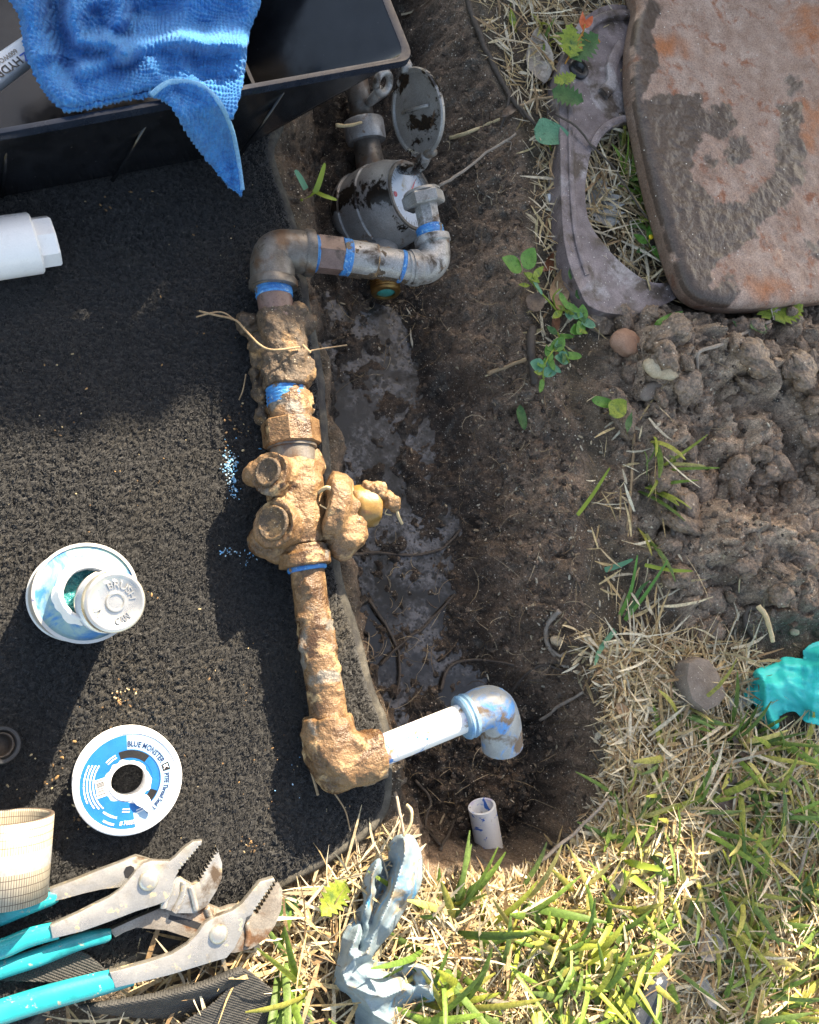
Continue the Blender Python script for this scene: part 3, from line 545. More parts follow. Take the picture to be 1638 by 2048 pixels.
# ================================================================ grass
def blades(root, L, W, az, th0, th1, col, k=5, cols=3, fold=0.25, curl=0.0):
    n = len(root); t = np.linspace(0, 1, k); th = th0[:, None]+(th1-th0)[:, None]*t
    ca = az[:, None]+curl*(rng.random((n, 1))-0.5)*t*2
    step = L[:, None]/(k-1)
    dx = np.sin(th)*np.cos(ca); dy = np.sin(th)*np.sin(ca); dz = np.cos(th)
    cum = lambda a: np.concatenate([np.zeros((n, 1)), np.cumsum((a[:, 1:]+a[:, :-1])/2*step, 1)], 1)
    C = np.stack([root[:, 0:1]+cum(dx), root[:, 1:2]+cum(dy), root[:, 2:3]+cum(dz)], -1)
    roll = (rng.random(n)-0.5)*1.1
    S = np.stack([-np.sin(ca), np.cos(ca), np.zeros_like(ca)], -1); T = np.stack([dx, dy, dz], -1); N = np.cross(S, T)
    S2 = S*np.cos(roll)[:, None, None]+N*np.sin(roll)[:, None, None]; N2 = np.cross(S2, T)
    prof = np.minimum(1.0, 0.55+2.2*t)*np.sqrt(np.clip(1-(t*0.985)**3.2, 0, 1)); wv = W[:, None]*prof
    lanes = [-0.5, 0, 0.5] if cols == 3 else [-0.5, 0.5]
    rows = np.stack([C+S2*(wv*l)[..., None]-N2*(wv*fold*(abs(l) < 0.1))[..., None] for l in lanes], 2)
    V = rows.reshape(-1, 3); c = len(lanes); f = []
    for i in range(k-1):
        for j in range(c-1): f.append([i*c+j, i*c+j+1, (i+1)*c+j+1, (i+1)*c+j])
    F = (np.array(f)[None]+(np.arange(n)*k*c)[:, None, None]).reshape(-1, 4)
    cv = np.repeat(col[:, None, :], k*c, 1).reshape(-1, 3)
    return V, F, cv
def scatter(poly_px, n, dz=0.0):
    w_ = poly_px if isinstance(poly_px, np.ndarray) else PP(poly_px, 0.0); mn, mx = w_.min(0), w_.max(0); out = np.zeros((0, 2))
    while len(out) < n:
        p = mn[:2]+rng.random((n*2, 2))*(mx-mn)[:2]; out = np.vstack([out, p[pdist(p[:, 0], p[:, 1], w_) < 0]])
    p = out[:n]; return np.c_[p, H(p[:, 0], p[:, 1])+dz]
def notin(p, *polys):
    for pl in polys: p = p[pdist(p[:, 0], p[:, 1], pl) > 0]
    return p
A_BOT = [(520,1800),(660,1745),(780,1655),(840,1730),(900,1790),(1010,1790),(1110,1755),(1200,1680),(1235,1570),(1235,1400),(1215,1310),(1290,1260),(1430,1290),(1560,1310),(1760,1310),(1760,2140),(150,2140),(150,2010)]
A_TOP = [(960,-60),(1300,-60),(1275,60),(1290,250),(1300,600),(1180,620),(1140,640),(1100,740),(1075,680),(1065,560),(1070,400),(1055,260),(1010,160),(965,60)]
A_IN = [(1195,270),(1290,255),(1345,470),(1380,560),(1310,570),(1230,480),(1185,400)]
A_SEAM = [(1170,800),(1270,800),(1330,1100),(1340,1250),(1260,1330),(1180,1300),(1190,1150)]
A_FAR = [(150,2120),(150,2600),(2300,2600),(2300,1300),(1700,1300),(1700,2120)]
straw_pal = np.array([[0.50,0.39,0.21],[0.60,0.49,0.31],[0.42,0.30,0.15],[0.56,0.48,0.35],[0.30,0.20,0.11],[0.66,0.58,0.42]])
green_pal = np.array([[0.13,0.21,0.035],[0.17,0.27,0.05],[0.09,0.16,0.03],[0.27,0.31,0.05],[0.36,0.35,0.08],[0.42,0.38,0.13],[0.14,0.22,0.06]])
def pal(p, n, v=0.2): return p[rng.integers(0, len(p), n)]*(1+v*(rng.random((n, 1))*2-1))
ring_hole = [wi_]; CWP = cw
KEEP = [PP(k_, 0.02) for k_ in ([(-60,1640),(420,1640),(470,1720),(640,1725),(655,1800),(600,1905),(420,1930),(500,1915),(560,1950),(740,2090),(740,2200),(-60,2200)], [(640,1960),(660,1850),(740,1700),(790,1640),(850,1660),(860,1760),(800,1880),(780,1910),(880,1960),(890,2020),(800,2060),(690,2060)], [(1490,1370),(1520,1330),(1600,1290),(1760,1290),(1760,1480),(1640,1470),(1580,1480),(1540,1490)])]
nf = len(FIB); fv, ff, fc = blades(FIB, 0.0022+0.0022*rng.random(nf), 0.00055+0.0004*rng.random(nf), rng.random(nf)*6.283, np.radians(10+50*rng.random(nf)), np.radians(30+70*rng.random(nf)), np.repeat(0.0045+0.025*rng.random((nf, 1))**2.5, 3, 1)*np.array([0.97, 1, 1.08]), 3, 2)
m_fib = M('carpet_fibre', (0, 0, 0), attr=True, scale=300, rough=0.9, bump=0.0, spec=0.15, sheen=0.2)
put('fibres', fv, ff, m_fib, mat_t, kind='stuff', col=fc)
VIEW = PP([(-40,-40),(1700,-40),(1700,2120),(-40,2120)], 0.0); TRAYF = np.array([[0.14,0.46,0],[0.23,0.50,0],[0.14,0.74,0],[-0.33,0.54,0],[-0.23,0.28,0],[-0.13,0.31,0]])
AROUND = np.array([[-0.9,-0.95,0],[1.5,-0.95,0],[1.6,1.5,0],[-0.9,1.4,0]])
def straw(areas, name, label):
    Vs, Fs, Cs, off = [], [], [], 0
    for poly, n, lo, hi in areas:
        p = notin(scatter(poly, n), CWP, KEEP[2]); kk = np.ones(len(p), bool)
        for k_ in KEEP[:2]: kk &= ~((pdist(p[:, 0], p[:, 1], k_) < 0) & (rng.random(len(p)) < 0.75))
        p = p[kk]
        if poly is AROUND: p = notin(p, VIEW, TRAYF, pw)
        n = len(p); drr = pdist(p[:, 0], p[:, 1], RIM); kk = rng.random(n) < np.where(drr < 0, 0.25, 1); p = p[kk]; drr = drr[kk]; n = len(p); p[:, 2] += rng.random(n)**1.5*hi+lo
        L = 0.012+rng.random(n)**1.6*0.05; L = np.minimum(L, np.maximum(0.011+0.012*rng.random(n), drr+0.012)); W = (0.0009+rng.random(n)**2*0.0028)*(1.5 if poly is AROUND else 1); L = L*(1.3 if poly is AROUND else 1)
        th0 = np.radians(62+rng.random(n)*30); th1 = th0+np.radians((rng.random(n)-0.3)*40)
        V, F, C = blades(p, L, W, rng.random(n)*6.283, th0, th1, pal(straw_pal, n), 4, 2, curl=0.5)
        V[:, 2] = np.maximum(V[:, 2], H(V[:, 0], V[:, 1])+0.0006)
        Vs.append(V); Fs.append(F+off); Cs.append(C); off += len(V)
    put(name, np.vstack(Vs), np.vstack(Fs), m_straw, None, label, 'grass', kind='stuff', loc=(0, 0, 0), col=np.vstack(Cs))
RIMG = RIM
straw([(A_BOT, 14500, 0.0, 0.016), (A_TOP, 1500, 0.0, 0.012), (A_IN, 260, 0, 0.008), (A_SEAM, 110, 0.004, 0.01), ([(1120,1240),(1220,1290),(1250,1420),(1245,1560),(1210,1690),(1110,1760),(1010,1800),(890,1800),(900,1770),(1000,1760),(1095,1730),(1175,1660),(1205,1560),(1205,1400)], 2000, 0.0, 0.012), (A_FAR, 5000, 0, 0.015), (AROUND, 34000, 0, 0.014)], 'dry_grass', 'matted dry straw coloured grass covering the lawn around the trench')
def green(areas, name, label):
    Vs, Fs, Cs, off = [], [], [], 0
    for poly, n, lmin, lmax, wd in areas:
        p = notin(scatter(poly, n), CWP, RIM, *KEEP)
        if poly is AROUND: p = notin(p, VIEW, TRAYF, pw)
        nt_ = max(1, len(p)//5); ix = np.repeat(np.arange(nt_), 5)[:len(p)]; base_ = p[:nt_]; taz = rng.random(nt_)*6.283; p = base_[ix]+np.c_[rng.normal(size=(len(ix), 2))*0.005, np.zeros(len(ix))]; p[:, 2] = H(p[:, 0], p[:, 1]); n = len(p); L = lmin+rng.random(n)*(lmax-lmin); W = wd*(0.6+0.5*rng.random(n))
        az = taz[ix]+rng.normal(size=n)*0.9; th0 = np.radians(15+rng.random(n)*45); th1 = th0+np.radians(25+rng.random(n)*45)
        p[:, 2] += 0.001
        V, F, C = blades(p, L, W, az, th0, np.minimum(th1, np.radians(108)), pal(green_pal, n, 0.25), 6, 3, 0.2, 0.3)
        V[:, 2] = np.maximum(V[:, 2], H(V[:, 0], V[:, 1])+0.001)
        Vs.append(V); Fs.append(F+off); Cs.append(C); off += len(V)
    put(name, np.vstack(Vs), np.vstack(Fs), m_grass, None, label, 'grass', kind='stuff', loc=(0, 0, 0), col=np.vstack(Cs))
green([([(560,1830),(800,1700),(900,1830),(1230,1780),(1260,2120),(200,2120),(300,1960)], 420, 0.035, 0.085, 0.0066), ([(1230,1560),(1330,1400),(1500,1440),(1638,1560),(1638,2120),(1230,2120),(1230,1700)], 370, 0.035, 0.08, 0.0062), ([(1540,1500),(1760,1400),(1760,2120),(1540,2120)], 40, 0.03, 0.06, 0.006), ([(1225,275),(1285,270),(1320,420),(1300,480),(1250,440)], 70, 0.025, 0.05, 0.0058), ([(1205,840),(1290,840),(1330,1080),(1340,1230),(1240,1260),(1200,1040)], 22, 0.03, 0.06, 0.0055), ([(1000,-40),(1180,-40),(1150,60),(1050,100)], 22, 0.02, 0.04, 0.004), (A_FAR, 400, 0.03, 0.06, 0.006), (AROUND, 5200, 0.03, 0.07, 0.008)], 'green_grass', 'broad green grass blades growing through the dry lawn')
# ================================================================ tray
TZ = 0.105
FRr = P(819, 117, TZ); d1 = P(0, 264, TZ)-FRr; d1 /= np.linalg.norm(d1); d2 = P(772, 0, TZ)-FRr; d2 /= np.linalg.norm(d2)
FLr = FRr+d1*0.46; BRr = FRr+d2*0.24; BLr = FLr+d2*0.24
b0, b1 = P(552, 297, CZ+0.003), P(0, 402, CZ+0.003); e1 = (b1-b0)/np.linalg.norm(b1-b0)
e2 = np.array([-e1[1], e1[0], 0]); e2 = e2 if e2@d2 > 0 else -e2
FRb = b0; FLb = b0+e1*0.40; BRb = FRb+d2*0.19; BLb = FLb+d2*0.19
def rrect(c, r, n=6):                              # rounded quad through 4 corners
    out = []
    for i in range(4):
        a, b, d = c[i-1], c[i], c[(i+1) % 4]; u = (a-b)/np.linalg.norm(a-b); v = (d-b)/np.linalg.norm(d-b)
        p, s = b+u*r, b+v*r
        for t in np.linspace(0, 1, n): out.append((1-t)**2*p+2*t*(1-t)*b+t*t*s)
    return np.array(out)
topc = [FRr, FLr, BLr, BRr]; botc = [FRb, FLb, BLb, BRb]
cen_t = sum(topc)/4; cen_b = sum(botc)/4
ro_t, ro_b = rrect(topc, 0.012), rrect(botc, 0.05)
TH = 0.003
def shrink(r, c, m): q = c-r; return r+q/np.linalg.norm(q, axis=1)[:, None]*m
bf = shrink(ro_b, cen_b, 0.006); bf[:, 2] = ro_b[:, 2]; ro_b2 = ro_b.copy(); ro_b2[:, 2] += 0.006
ri_t = shrink(ro_t, cen_t, TH+0.001); ri_b = shrink(ro_b, cen_b, TH+0.004); ri_b[:, 2] += 0.008
tray = thing('tool_tray', 'shiny black plastic tool tray with compartments, holding the blue towel', 'tray', cen_b)
V, F = ringmesh(np.array([bf, ro_b2, ro_b2*0.5+ro_t*0.5, ro_t, ri_t, ri_t*0.5+ri_b*0.5, ri_b]), True, True)
put('shell', V, F, m_tray, tray, auto=35)
up = np.array([0, 0, 1.0])
lip_o = shrink(ro_t, cen_t, -0.0048); lip_i = shrink(ro_t, cen_t, 0.0005)
rows = np.array([lip_i-up*0.004, lip_o-up*0.006, lip_o-up*0.001, lip_o*0.8+lip_i*0.2+up*0.0012, lip_i+up*0.0012, shrink(ro_t, cen_t, 0.004)+up*0.0008, shrink(ro_t, cen_t, 0.004)-up*0.004])
V, F = ringmesh(rows, False, False); put('rim', V, F, M('tray_rim', (0.010, 0.015, 0.026), (0.018, 0.025, 0.04), spec=0.35, rough=0.22, bump=0.05, grain=0.03), tray, auto=35)
def wallp(t0, b0_, t1, b1_, th, name):             # thin upright wall between two edges
    n = np.cross(t1-t0, up); n /= np.linalg.norm(n); n *= th/2
    V = [t0+n, t0-n, t1-n, t1+n, b0_+n, b0_-n, b1_-n, b1_+n]
    put(name, V, [[0,1,2,3],[4,7,6,5],[0,4,5,1],[1,5,6,2],[2,6,7,3],[3,7,4,0]], m_tray, tray, smooth=False)
fz = np.array([0, 0, ri_b[0, 2]-0.002])
def onb(a, b, t): p = a+(b-a)*t; return np.array([p[0], p[1], fz[2]])
for s in (0.30, 0.72):
    tf, tb = FRr+(FLr-FRr)*s+d2*0.004-up*0.004, BRr+(BLr-BRr)*(s+0.02)-d2*0.004-up*0.004
    sb = (s*0.46-0.10)/0.40
    wallp(tf, onb(FRb, FLb, sb)+d2*0.006, tb, onb(BRb, BLb, sb+0.02)-d2*0.006, 0.0028, 'divider')
wallp(FRr+d1*0.126+d2*0.11-up*0.02, onb(FRb, FLb, 0.10)+d2*0.09, FRr+d1*0.008+d2*0.11-up*0.02, onb(FRb, FLb, 0.03)+d2*0.09, 0.0028, 'divider')
for (tx, ty), (bx, by) in (((308, 222), (226, 366)), ((572, 178), (478, 318)), ((15, 276), (5, 398))):
    A, Bq = P(tx, ty, TZ-0.012), P(bx, by, CZ+0.012)
    # snap the rib on to the outer wall
    V, F = tube([A+d2*0.001, (A+Bq)/2-d2*0.0005, Bq+d2*0.002], 0.0016, 8); put('wall_rib', V, F, m_tray, tray)
# white valve lever lying in the tray
lz = 0.082
lv = thing('valve_lever', 'white plastic valve lever with blue and grey lettering lying in the tray', 'lever', P(10, 130, fz[2]))
la = np.array([(-140,178),(-90,150),(0,98),(48,66),(75,52),(92,60),(96,84),(62,116),(0,163),(-90,225),(-140,255)], float)
V, F = prism(PP(la, lz), 0.012, 0.003, 3); la_ = put('lever_arm', V, F, m_clean, lv, auto=40)
hb = P(-115, 215, lz-0.02); V, F = lathe(np.array([hb[0], hb[1], fz[2]+0.001]), (0, 0, 1), [(0, 0.013), (lz-fz[2]-0.014, 0.013), (lz-fz[2]-0.013, 0.012)], 20); put('lever_hub', V, F, m_clean, lv, auto=40)
# ---------------------------------------------------------------- lettering
GLY = {}
def text_mesh(s, size, ext=0.0):
    key = (s, ext)
    if key not in GLY:
        cu = bpy.data.curves.new('t', 'FONT'); cu.body = s; cu.size = 1.0; cu.extrude = ext; cu.resolution_u = 3; cu.offset = 0.022 if ext == 0 else 0.0
        o = bpy.data.objects.new('t', cu); COL.objects.link(o)
        dg = bpy.context.evaluated_depsgraph_get(); ev = o.evaluated_get(dg); me = ev.to_mesh()
        V = np.array([v.co[:] for v in me.vertices]) if len(me.vertices) else np.zeros((0, 3)); F = [list(p.vertices) for p in me.polygons]
        ev.to_mesh_clear(); bpy.data.objects.remove(o); bpy.data.curves.remove(cu); GLY[key] = (V, F)
    V, F = GLY[key]; return V*size, F
def text_arc(s, size, Rr, a_mid, inward=False, stretch=1.0, ext=0.0, squeeze=None):
    V, F = text_mesh(s, size, ext); V = V.copy(); x = V[:, 0]*stretch
    if squeeze: x = x*(squeeze*Rr/max(1e-6, x.max()-x.min()))
    x = x-(x.max()+x.min())/2
    if inward: a = a_mid+x/Rr; rr_ = Rr-V[:, 1]
    else: a = a_mid-x/Rr; rr_ = Rr+V[:, 1]
    return np.stack([rr_*np.cos(a), rr_*np.sin(a), V[:, 2]], -1), F
def flat_text(s, size, org, xd, name, mat, parent, up_=(0, 0, 1)):
    V, F = text_mesh(s, size); xd = np.asarray(xd, float); xd /= np.linalg.norm(xd); yd = np.cross(up_, xd)
    put(name, np.asarray(org)+V[:, :1]*xd+V[:, 1:2]*yd+V[:, 2:]*np.asarray(up_), F, mat, parent, smooth=False)
td = P(0, 140, lz)-P(40, 113, lz)
flat_text('HYDRA', 0.0085, P(36, 112, lz+0.0004), td, 'lettering', m_inkblk, la_)
flat_text('Z', 0.0085, P(50, 103, lz+0.0004), td, 'logo_mark', m_blueink, la_)
flat_text('600WOG', 0.0048, P(30, 97, lz+0.0004), td, 'lettering', m_stick, la_)
# ================================================================ towel
def cloth(poly_px, zfun, step=3.2, thick=0.0022, pad=2, jitter=0):
    poly = spline(np.array(poly_px, float), 6, True); mn, mx = poly.min(0)-pad*step, poly.max(0)+pad*step
    u = np.arange(mn[0], mx[0], step); v = np.arange(mn[1], mx[1], step); U, W = np.meshgrid(u, v, indexing='ij')
    d = pdist(U, W, np.c_[poly, 0*poly[:, :1]])
    # pull the points just outside on to the outline so the edge is clean
    for _ in range(3):
        gxx = (pdist(U+0.5, W, poly)-pdist(U-0.5, W, poly)); gyy = (pdist(U, W+0.5, poly)-pdist(U, W-0.5, poly))
        s = np.clip(d, 0, None); U = U-gxx*s; W = W-gyy*s; d = pdist(U, W, poly)
    u0, v0 = np.meshgrid(u, v, indexing='ij'); d0 = pdist(u0, v0, poly)
    ok = d0 < step*0.75
    cell = ok[:-1, :-1] & ok[1:, :-1] & ok[:-1, 1:] & ok[1:, 1:]
    kp = np.zeros_like(ok); kp[:-1, :-1] |= cell; kp[1:, :-1] |= cell; kp[:-1, 1:] |= cell; kp[1:, 1:] |= cell
    idx = -np.ones(ok.shape, int); idx[kp] = np.arange(kp.sum()); ci, cj = np.nonzero(cell)
    F = np.stack([idx[ci, cj], idx[ci, cj+1], idx[ci+1, cj+1], idx[ci+1, cj]], -1)
    uu, ww = U[kp], W[kp]; z = zfun(uu, ww, pdist(uu, ww, poly))
    V = PV(uu, ww, z)
    N = vnorm(V, F); sgn = 1 if N[:, 2].mean() > 0 else -1; N *= sgn
    n = len(V); V2 = V-N*thick
    e = {}
    for f in F:
        for k in range(4):
            a, b = int(f[k]), int(f[(k+1) % 4]); e[(a, b)] = 1
    Fb = [[a, b, b+n, a+n][::-1] for (a, b) in e if (b, a) not in e]
    Fl = F.tolist(); Fl = Fl if sgn > 0 else Fl
    return np.vstack([V, V2]), Fl+[[i+n for i in f][::-1] for f in F.tolist()]+Fb
def ridge(u, v, line, w_, h_): return h_*np.exp(-(ldist(u, v, np.array(line, float))/w_)**2)
def rim_y(u): return 264-0.1795*u                 # front rim line in the picture
def tz_main(u, v, d):
    z = TZ+0.006+0.0*u
    beyond = rim_y(u)-v                            # >0 inside the tray
    z = z-0.012*sstep(20, 120, beyond)*sstep(420, 260, u)
    z += ridge(u, v, [(150,-40),(146,40),(160,80),(200,88),(240,92),(250,112)], 15, 0.016)
    z += ridge(u, v, [(165,140),(200,128),(260,100),(310,86),(365,80),(420,86),(500,90)], 17, 0.015)
    z += ridge(u, v, [(235,-30),(240,40),(215,72)], 16, 0.012)
    z += ridge(u, v, [(60,-40),(66,60),(90,140),(130,190)], 24, 0.008)
    z -= ridge(u, v, [(110,-30),(112,60),(140,130)], 18, 0.012)
    z -= ridge(u, v, [(190,30),(215,60),(250,70),(270,30)], 15, 0.006)
    z -= ridge(u, v, [(380,110),(400,150),(430,190)], 22, 0.006)
    z -= ridge(u, v, [(470,170),(450,225),(455,250)], 20, 0.010)
    z -= ridge(u, v, [(290,20),(380,30),(470,40)], 40, 0.008)
    z += 0.006*fbm(np.stack([u, v, 0*u], -1), 1/60., 3, 5)+0.012*(0.5-np.abs(fbm(np.stack([u*0.7, v*1.1, 0*u], -1), 1/75., 2, 25)))
    z -= 0.006*sstep(-14, 0, d)
    return np.maximum(z, np.where(beyond < 26, TZ+0.0042, 0.02))
main_px = [(38,-60),(42,40),(52,105),(78,165),(122,216),(180,212),(240,198),(300,186),(340,186),(400,196),(440,222),(462,234),(474,210),(490,140),(494,80),(488,-60)]
def tz_tip(u, v, d):
    beyond = v-rim_y(u)
    z = TZ+0.0115-0.062*sstep(14, 175, beyond)-0.006*sstep(14, 60, beyond)
    z += ridge(u, v, [(300,186),(350,166),(400,176),(440,212),(466,280),(478,372)], 9, 0.0045)
    z += 0.003*fbm(np.stack([u, v, 0*u], -1), 1/45., 3, 8)+ridge(u, v, [(345,200),(390,265),(450,345)], 14, 0.004); return z
tip_px = [(302,192),(325,172),(352,164),(400,172),(436,204),(460,252),(474,310),(484,378),(476,386),(440,352),(400,302),(368,256),(345,216),(325,198)]
Vm, Fm = cloth(main_px, tz_main, 1.9, 0.0026); Vt, Ft = cloth(tip_px, tz_tip, 1.9, 0.0024)
def terry(V, amp=0.0017):
    q_ = V.copy(); return amp*(np.abs(np.sin(q_[:, 0]*1150+3*vn(q_*90, 4)))*np.abs(np.sin(q_[:, 1]*900+3*vn(q_*90, 9))))
for VV, FF in ((Vm, Fm), (Vt, Ft)): VV += vnorm(VV, FF)*terry(VV)[:, None]
tw = thing('blue_towel', 'bright blue terry cloth towel draped over the front rim of the black tray', 'towel', P(280, 120, TZ))
put('main_fold', Vm, Fm, m_towel, tw); put('hanging_corner', Vt, Ft, m_towel, tw)
hl = np.array([(302,190),(326,171),(352,163),(400,171),(437,203),(461,252),(475,310),(485,380)], float); hu = spline(hl, 8)
hv = np.array([P(a, b, c+0.0015) for (a, b), c in zip(hu, tz_tip(hu[:, 0], hu[:, 1], 0))]); V, F = tube(hv, 0.0019, 8); put('hem_edge', V, F, m_hemblue, tw)
# ================================================================ white fitting on the carpet
ftz = CZ+0.004
A, Bp = P(-120, 514, 0.0355), P(74, 486, 0.0355); ax = Bp-A; Lf = np.linalg.norm(ax); r1 = 0.0222
wf = thing('white_fitting', 'clean white plastic pipe bushing lying alone on the black carpet', 'pipe fitting', P(20, 495, CZ))
V, F = lathe(A, ax, [(0, r1-0.002), (0.001, r1), (Lf-0.0015, r1), (Lf, r1-0.0015), (Lf, 0.012)], 48, True, True); put('collar', V, F, m_clean, wf, auto=40)
V, F = lathe(Bp-ax/Lf*0.001, ax, [(0, 0.0188), (0.013, 0.0188), (0.0143, 0.0176), (0.0143, 0.0145), (0.004, 0.014)], 8, False, True, 0.2); put('hex_end', V, F, m_clean, wf, smooth=False)
# ================================================================ can of pipe dope and its lid
tilt = np.array([0.13, -0.06, 1.0]); tilt /= np.linalg.norm(tilt)
CB = P(152, 1192, CZ); CB[2] = CZ+0.0045
cr, ch = 0.0325, 0.066
can = thing('dope_can', 'open metal can smeared with white and teal pipe dope on the carpet', 'can', P(150, 1192, CZ))
V, F = lathe(CB, tilt, [(0, cr-0.002), (0, cr+0.0006), (0.0022, cr+0.0008), (0.003, cr-0.0004), (ch-0.004, cr-0.0004), (ch-0.003, cr+0.0006), (ch, cr+0.0006), (ch+0.0003, cr-0.0015)], 64, True, False); put('can_body', V, F, m_can, can, auto=35)
V, F = lathe(CB, tilt, [(ch, cr-0.0005), (ch-0.0008, cr-0.003), (ch+0.004, cr-0.010), (ch+0.0075, 0.0185), (ch+0.0085, 0.0175), (ch+0.0105, 0.0175)], 64, False, False); put('can_shoulder', V, F, m_cantop, can)
ang = np.arange(64)*2*math.pi/64; dd_, uu_, vv_ = basis(tilt)
def wav(r, amp, s): return r+amp*fbm(np.stack([np.cos(ang)*2, np.sin(ang)*2, 0*ang+s], -1), 1.6, 4, s)
rows = []
for h_, r_, am in ((ch+0.006, 0.0215, 0.004), (ch+0.0085, 0.0195, 0.0015), (ch+0.0135, 0.0182, 0.0006), (ch+0.0145, 0.0168, 0.0004), (ch+0.0135, 0.0152, 0.0005), (ch+0.006, 0.0146, 0.001), (ch+0.003, 0.0148, 0.0004)):
    rr_ = wav(r_, am, 3); rows.append(CB+dd_*h_+rr_[:, None]*(np.cos(ang)[:, None]*uu_+np.sin(ang)[:, None]*vv_))
V, F = ringmesh(np.array(rows), False, False); put('smeared_neck', V, F, m_paste, can)
gr = np.linspace(0, 1, 14); rows = np.array([CB+dd_*(ch+0.0045)+g*0.0149*(np.cos(ang)[:, None]*uu_+np.sin(ang)[:, None]*vv_) for g in gr[1:]])
rows += dd_*0.0022*fbm(rows*1.0, 190, 3, 6)[..., None]; V, F = ringmesh(rows, True, False); put('paste_surface', V, F, m_dope, can)
ld = np.array([0.34, -0.10, 1.0]); ld /= np.linalg.norm(ld); LR, LH = 0.0195, 0.019
LT = P(232, 1204, 0.104)                           # centre of the lid's top
LB = LT-ld*LH
lid = thing('can_lid', 'embossed silver screw lid of the can tilted half off its mouth', 'lid', LB)
pr = [(0.0, LR+0.0006), (0.001, LR+0.0012), (0.003, LR+0.0012), (0.0036, LR)]
for k in range(4): z0 = 0.0045+k*0.0026; pr += [(z0, LR-0.0007), (z0+0.0013, LR+0.0006)]
pr += [(LH-0.0026, LR-0.0005), (LH-0.001, LR), (LH, LR-0.0012), (LH, LR-0.0028), (LH-0.0009, LR-0.0036), (LH-0.0009, 0.0068), (LH+0.0006, 0.0062), (LH+0.0006, 0.0052), (LH-0.0006, 0.0046), (LH-0.0006, 0.0008)]
V, F = lathe(LB, ld, pr, 64); cap_ = put('cap', V, F, m_lid, lid, auto=50)
lx = wdir(1, 0.02); lx = lx-(lx@ld)*ld; lx /= np.linalg.norm(lx); ly_ = np.cross(ld, lx)
def on_lid(Vt): return LT+Vt[:, :1]*lx+Vt[:, 1:2]*ly_+(Vt[:, 2:]-0.0007)*ld
tx_, tf_ = text_arc('BRUSH', 0.0064, 0.0089, math.radians(68), False, 1.25, 0.11, 1.9)
put('embossed_word', on_lid(tx_), tf_, m_lid, cap_, smooth=False)
for wd_, am in (('IN', 213), ('CAN', 297)):
    tx_, tf_ = text_arc(wd_, 0.0064, 0.0142, math.radians(am), True, 1.2, 0.11, 0.42 if wd_ == 'IN' else 0.8); put('embossed_word', on_lid(tx_), tf_, m_lid, cap_, smooth=False)
bt = CB+dd_*(ch+0.002)+np.array([0.004, 0, 0])
V, F = tube([LB+ld*0.004, LB*0.5+bt*0.5+np.array([0.0, 0, 0.001]), bt], 0.0018, 8); put('brush_rod', V, F, m_steel, lid)
# ================================================================ spool of thread tape
SR, SH = 0.0362, 0.021
sn = np.array([0.05, -0.05, 1.0]); sn /= np.linalg.norm(sn)
ST = P(257, 1563, CZ+0.003+SH); SBs = ST-sn*SH
sp = thing('tape_spool', 'white spool of blue thread seal tape with a printed label, lying on the carpet', 'tape spool', SBs)
V, F = lathe(SBs, sn, [(0, 0.0125), (0, SR-0.001), (0.0006, SR), (0.0022, SR), (0.003, SR-0.0008), (0.003, SR-0.004), (SH-0.0035, SR-0.004), (SH-0.0035, SR-0.0006), (SH-0.0025, SR), (SH-0.0007, SR), (SH, SR-0.001), (SH, SR-0.0035), (SH-0.0007, SR-0.0042), (SH-0.0007, 0.0132), (SH+0.0002, 0.0128), (SH, 0.0118), (SH-0.001, 0.0114), (0.001, 0.0114), (0, 0.0125)], 72, False, False)
put('spool_body', V, F, m_clean, sp, auto=35)
sx = wdir(1, 0.0); sx = sx-(sx@sn)*sn; sx /= np.linalg.norm(sx); sy = np.cross(sn, sx)
def ondisc(Vt, dz): return ST+Vt[:, :1]*sx+Vt[:, 1:2]*sy+(Vt[:, 2:]+dz-0.0007)*sn
def annulus(r0, r1, a0, a1, n=40, ra=None):
    a = np.radians(np.linspace(a0, a1, n)); ri = np.full(n, r0) if ra is None else ra(np.degrees(a)); V = np.vstack([np.stack([ri*np.cos(a), ri*np.sin(a), 0*a], -1), np.stack([r1*np.cos(a), r1*np.sin(a), 0*a], -1)])
    return V, [[i, i+1, n+i+1, n+i][::-1] for i in range(n-1)]
k = SR
V, F = annulus(0.42*k, 0.875*k, 0, 360, 73, lambda a: (0.42+0.07*fbm(np.stack([np.cos(np.radians(a))*2, np.sin(np.radians(a))*2, 0*a], -1), 1.6, 3, 5))*k); ldisc = put('label_disc', ondisc(V, 0.0002), F, m_lab_b, sp, smooth=False)
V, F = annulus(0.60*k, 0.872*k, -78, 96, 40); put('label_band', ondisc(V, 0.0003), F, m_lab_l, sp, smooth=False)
V, F = annulus(0.44*k, 0.585*k, -42, 112, 40); put('label_panel', ondisc(V, 0.0003), F, m_inkblk, sp, smooth=False)
V, F = annulus(0.44*k, 0.575*k, -20, 52, 24); put('label_patch', ondisc(V, 0.0004), F, m_lab_b, sp, smooth=False)
for s, size, rad, am, inw, span, mt in (('BLUE MONSTER', 0.0052, 0.655*k, 62, False, 1.15, m_ink), ('PTFE Thread Seal Tape', 0.0046, 0.665*k, -24, False, 1.2, m_ink), ('# 70885', 0.0040, 0.80*k, 272, True, 0.36, m_white), ('NOT EXCEEDING', 0.0022, 0.70*k, 244, True, 0.42, m_white), ('PETROLEUM', 0.0022, 0.83*k, 247, True, 0.27, m_white)):
    V, F = text_arc(s, size, rad, math.radians(am), inw, 1.0, 0.0, span); put('lettering', ondisc(V, 0.0006), F, mt, ldisc, smooth=False)
